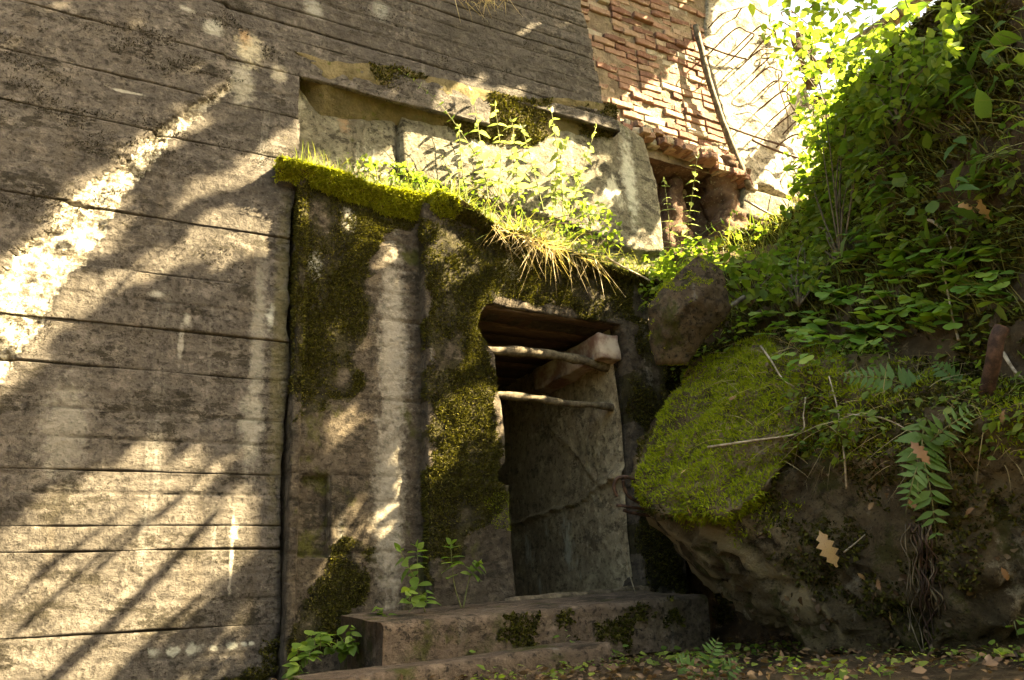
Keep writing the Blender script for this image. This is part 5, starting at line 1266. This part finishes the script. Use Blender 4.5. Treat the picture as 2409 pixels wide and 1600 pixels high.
ok = ~((y > 3.58) & (x > 1.2) & (x < 3.2)); x, y, z_ = x[ok], y[ok], z_[ok]; n_ = len(x)
V_, F_ = scatter(*leaf_shape(4, 0.3, 0.3, 0.1), np.stack([x, y, z_ + RNG.uniform(0, 0.025, n_)], 1), rdir(n_) * np.array([1, 1, 0.25]), nrm(np.array([0, 0, 1.0]) + RNG.normal(size=(n_, 3)) * 0.45), RNG.uniform(0.015, 0.045, n_))
tag(mobj('leaf_litter', V_, F_, MAT['deadleaf']), 'brown leaf litter on the ground before the steps', 'litter', kind='stuff')
P, N = sample(BV, TB, 220, lambda P, N, px, py: (px > 1700) * (fbm(P, 3, 3, 511) > 0.0)); n_ = len(P)
V_, F_ = scatter(*leaf_shape(4, 0.3, 0.3, 0.1), P + N * 0.012, nrm(rdir(n_) - N * 0.5), N + RNG.normal(size=(n_, 3)) * 0.4, RNG.uniform(0.015, 0.05, n_))
tag(mobj('leaf_scraps', V_, F_, MAT['deadleaf'], bld), kind='stuff')
n_ = 2600; x = RNG.uniform(1.3, 4.2, n_); y = RNG.uniform(1.2, 3.5, n_); m_ = fbm(np.stack([x, y, 0 * x], 1), 2.5, 3, 515) > 0.18; x, y = x[m_], y[m_]; n_ = len(x)
V_, F_ = scatter(*leaf_shape(4, 0.34, 0.15, 0.2), np.stack([x, y, ground_z(x, y) + RNG.uniform(0.02, 0.07, n_)], 1), rdir(n_) * np.array([1, 1, 0.3]), nrm(np.array([0, -0.3, 1.0]) + RNG.normal(size=(n_, 3)) * 0.4), 0.015 + 0.035 * RNG.random(n_) ** 2)
tag(mobj('ground_weeds', V_, F_, MAT['broad']), 'low green weeds on the dark ground below the boulder', 'plants', kind='stuff')
def twig(label, pxs, r, surf=(BVH_B, BVH_K), lift=0.03, mat='twig', name='twig', cat='twig', dep=None):
    pts = []
    for k, (px, py) in enumerate(pxs):
        if dep is not None: pts.append(at(px, py, dep))
        else:
            h = hit(px, py, *surf)
            if h is not None: pts.append(h[0] - nrm(ray(px, py)) * lift)
    if len(pts) < 2: return
    V, F = tube(bez(pts, 6 * len(pts)), np.linspace(r, r * 0.55, 6 * len(pts)), 6, True, r * 0.3, 3)
    return tag(mobj(name, V, F, MAT[mat]), label, cat)
twig('pale bent twig lying across the bright moss of the boulder', [(1665, 1052), (1760, 1038), (1880, 1018), (1890, 975), (1895, 935)], 0.006)
twig('straight yellowish stalk rising above the boulder moss', [(1992, 1150), (1985, 1060), (1970, 960), (1950, 885)], 0.006)
twig('long dry stalk lying over the dark boulder face below the fern', [(1995, 975), (2080, 985), (2150, 1020)], 0.005)
twig('curved bare twig at the edge of the sorrel patch', [(1790, 815), (1815, 850), (1840, 890), (1868, 910)], 0.007)
twig('pale curved root hanging from the upper bank', [(2168, 512), (2200, 525), (2230, 560), (2242, 612)], 0.009)
twig('dry forked stalk standing in the sorrel patch', [(2255, 800), (2240, 740), (2215, 610)], 0.006, lift=0.10)
twig('diagonal dry stick at the right edge beside the rusty pipe', [(2360, 830), (2385, 870), (2420, 905)], 0.010)
twig('thin brown stick on the boulder face by the ochre leaf', [(1985, 1300), (2010, 1280), (2035, 1258)], 0.005)
twig('pale dead twig on the left wall at the top left corner', [(8, 0), (15, 40), (18, 75), (14, 97), (45, 108), (75, 135), (95, 165), (105, 180)], 0.010, dep=5.15)
twig('thin twig sticking out of the moss over the lintel', [(1425, 605), (1470, 630), (1530, 660)], 0.008, dep=5.6)
twig('thin dry weed stalk leaning in the doorway', [(1470, 1310), (1490, 1380), (1510, 1440), (1525, 1500)], 0.004, dep=4.75)
for k, (c, r) in enumerate([([(1452, 1168), (1444, 1145), (1452, 1126), (1472, 1122), (1500, 1130)], 0.010), ([(1466, 1130), (1470, 1152), (1484, 1172), (1510, 1185)], 0.010), ([(1450, 1188), (1478, 1192), (1530, 1200)], 0.010), ([(1466, 1200), (1490, 1207), (1540, 1215)], 0.010)]):
    rod('reinforcement_bar', [at(px, py, 4.42 + 0.03 * k + 0.05 * (j == len(c) - 1)) for j, (px, py) in enumerate(c)], r, MAT['rust'], bld, 6)
p0 = [at(2358, 770, 3.22), at(2345, 800, 3.22), at(2335, 860, 3.24), at(2312, 960, 3.34), at(2300, 1010, 3.5)]
V_, F_ = tube(bez(p0, 22), 0.030, 14, False); W_, G_ = tube(bez(p0, 22), 0.025, 14, False)
pipe = thing('rusty_pipe', 'rusty bent pipe end sticking out of the bank at the right edge', 'pipe', tuple(p0[-1])); mobj('pipe_wall', V_, F_, MAT['rust'], pipe); mobj('pipe_bore', W_, F_, MAT['rust'], pipe)
V_, F_ = tube([at(1655, 762, 5.0), at(1700, 732, 5.0), at(1752, 698, 5.05)], 0.016, 4); tag(mobj('steel_bar', V_, F_, MAT['steel']), 'flat grey steel bar between the hanging chunk and the bank', 'bar')
rt_ = thing('root_bundle', 'reddish hanging root fibres on the front of the boulder', 'roots', tuple(at(2150, 1260, 3.25)))
for k in range(16):
    x0 = random.uniform(2110, 2180); pts = []
    for j, py in enumerate(np.linspace(1230, random.uniform(1420, 1540), 7)):
        h = hit(x0 + random.gauss(0, 7) + j * random.uniform(2, 8), py, BVH_B)
        if h: pts.append(h[0] - FWD * random.uniform(0.01, 0.05))
    if len(pts) > 2: rod('root', pts, random.uniform(0.002, 0.0045), MAT['rust'] if k % 2 else MAT['bark'], rt_, 5)
# leaning trunk against the sky and leafy twigs above
V_, F_ = tube(bez([at(1900, 180, 9.4), at(2040, 86, 9.0), at(2190, -18, 8.6), at(2400, -170, 8.0)], 20), np.linspace(0.075, 0.10, 20), 10, True, 0.01, 5)
tag(mobj('tree_trunk', V_, F_, MAT['bark']), 'dark leaning tree trunk crossing the bright sky, top right', 'trunk')
br = bez([at(2300, -260, 7.6), at(2120, -110, 7.3), at(1960, -30, 7.0), at(1900, 25, 6.9)], 14)
mobj('overhanging_branch', *tube(br, np.linspace(0.03, 0.006, 14), 6), MAT['bark'], tree)
n_ = 330; k = RNG.integers(3, 14, n_); P = br[k] + RNG.normal(size=(n_, 3)) * np.array([0.27, 0.2, 0.17])
V_, F_ = scatter(*leaf_shape(5, 0.36, 0.15, 0.2), P, rdir(n_) - np.array([0, 0, 0.5]), nrm(rdir(n_) * 0.7 + np.array([0, 0, 1.0])), RNG.uniform(0.07, 0.12, n_))
mobj('hanging_leaves', V_, F_, MAT['broad'], tree)['kind'] = 'stuff'
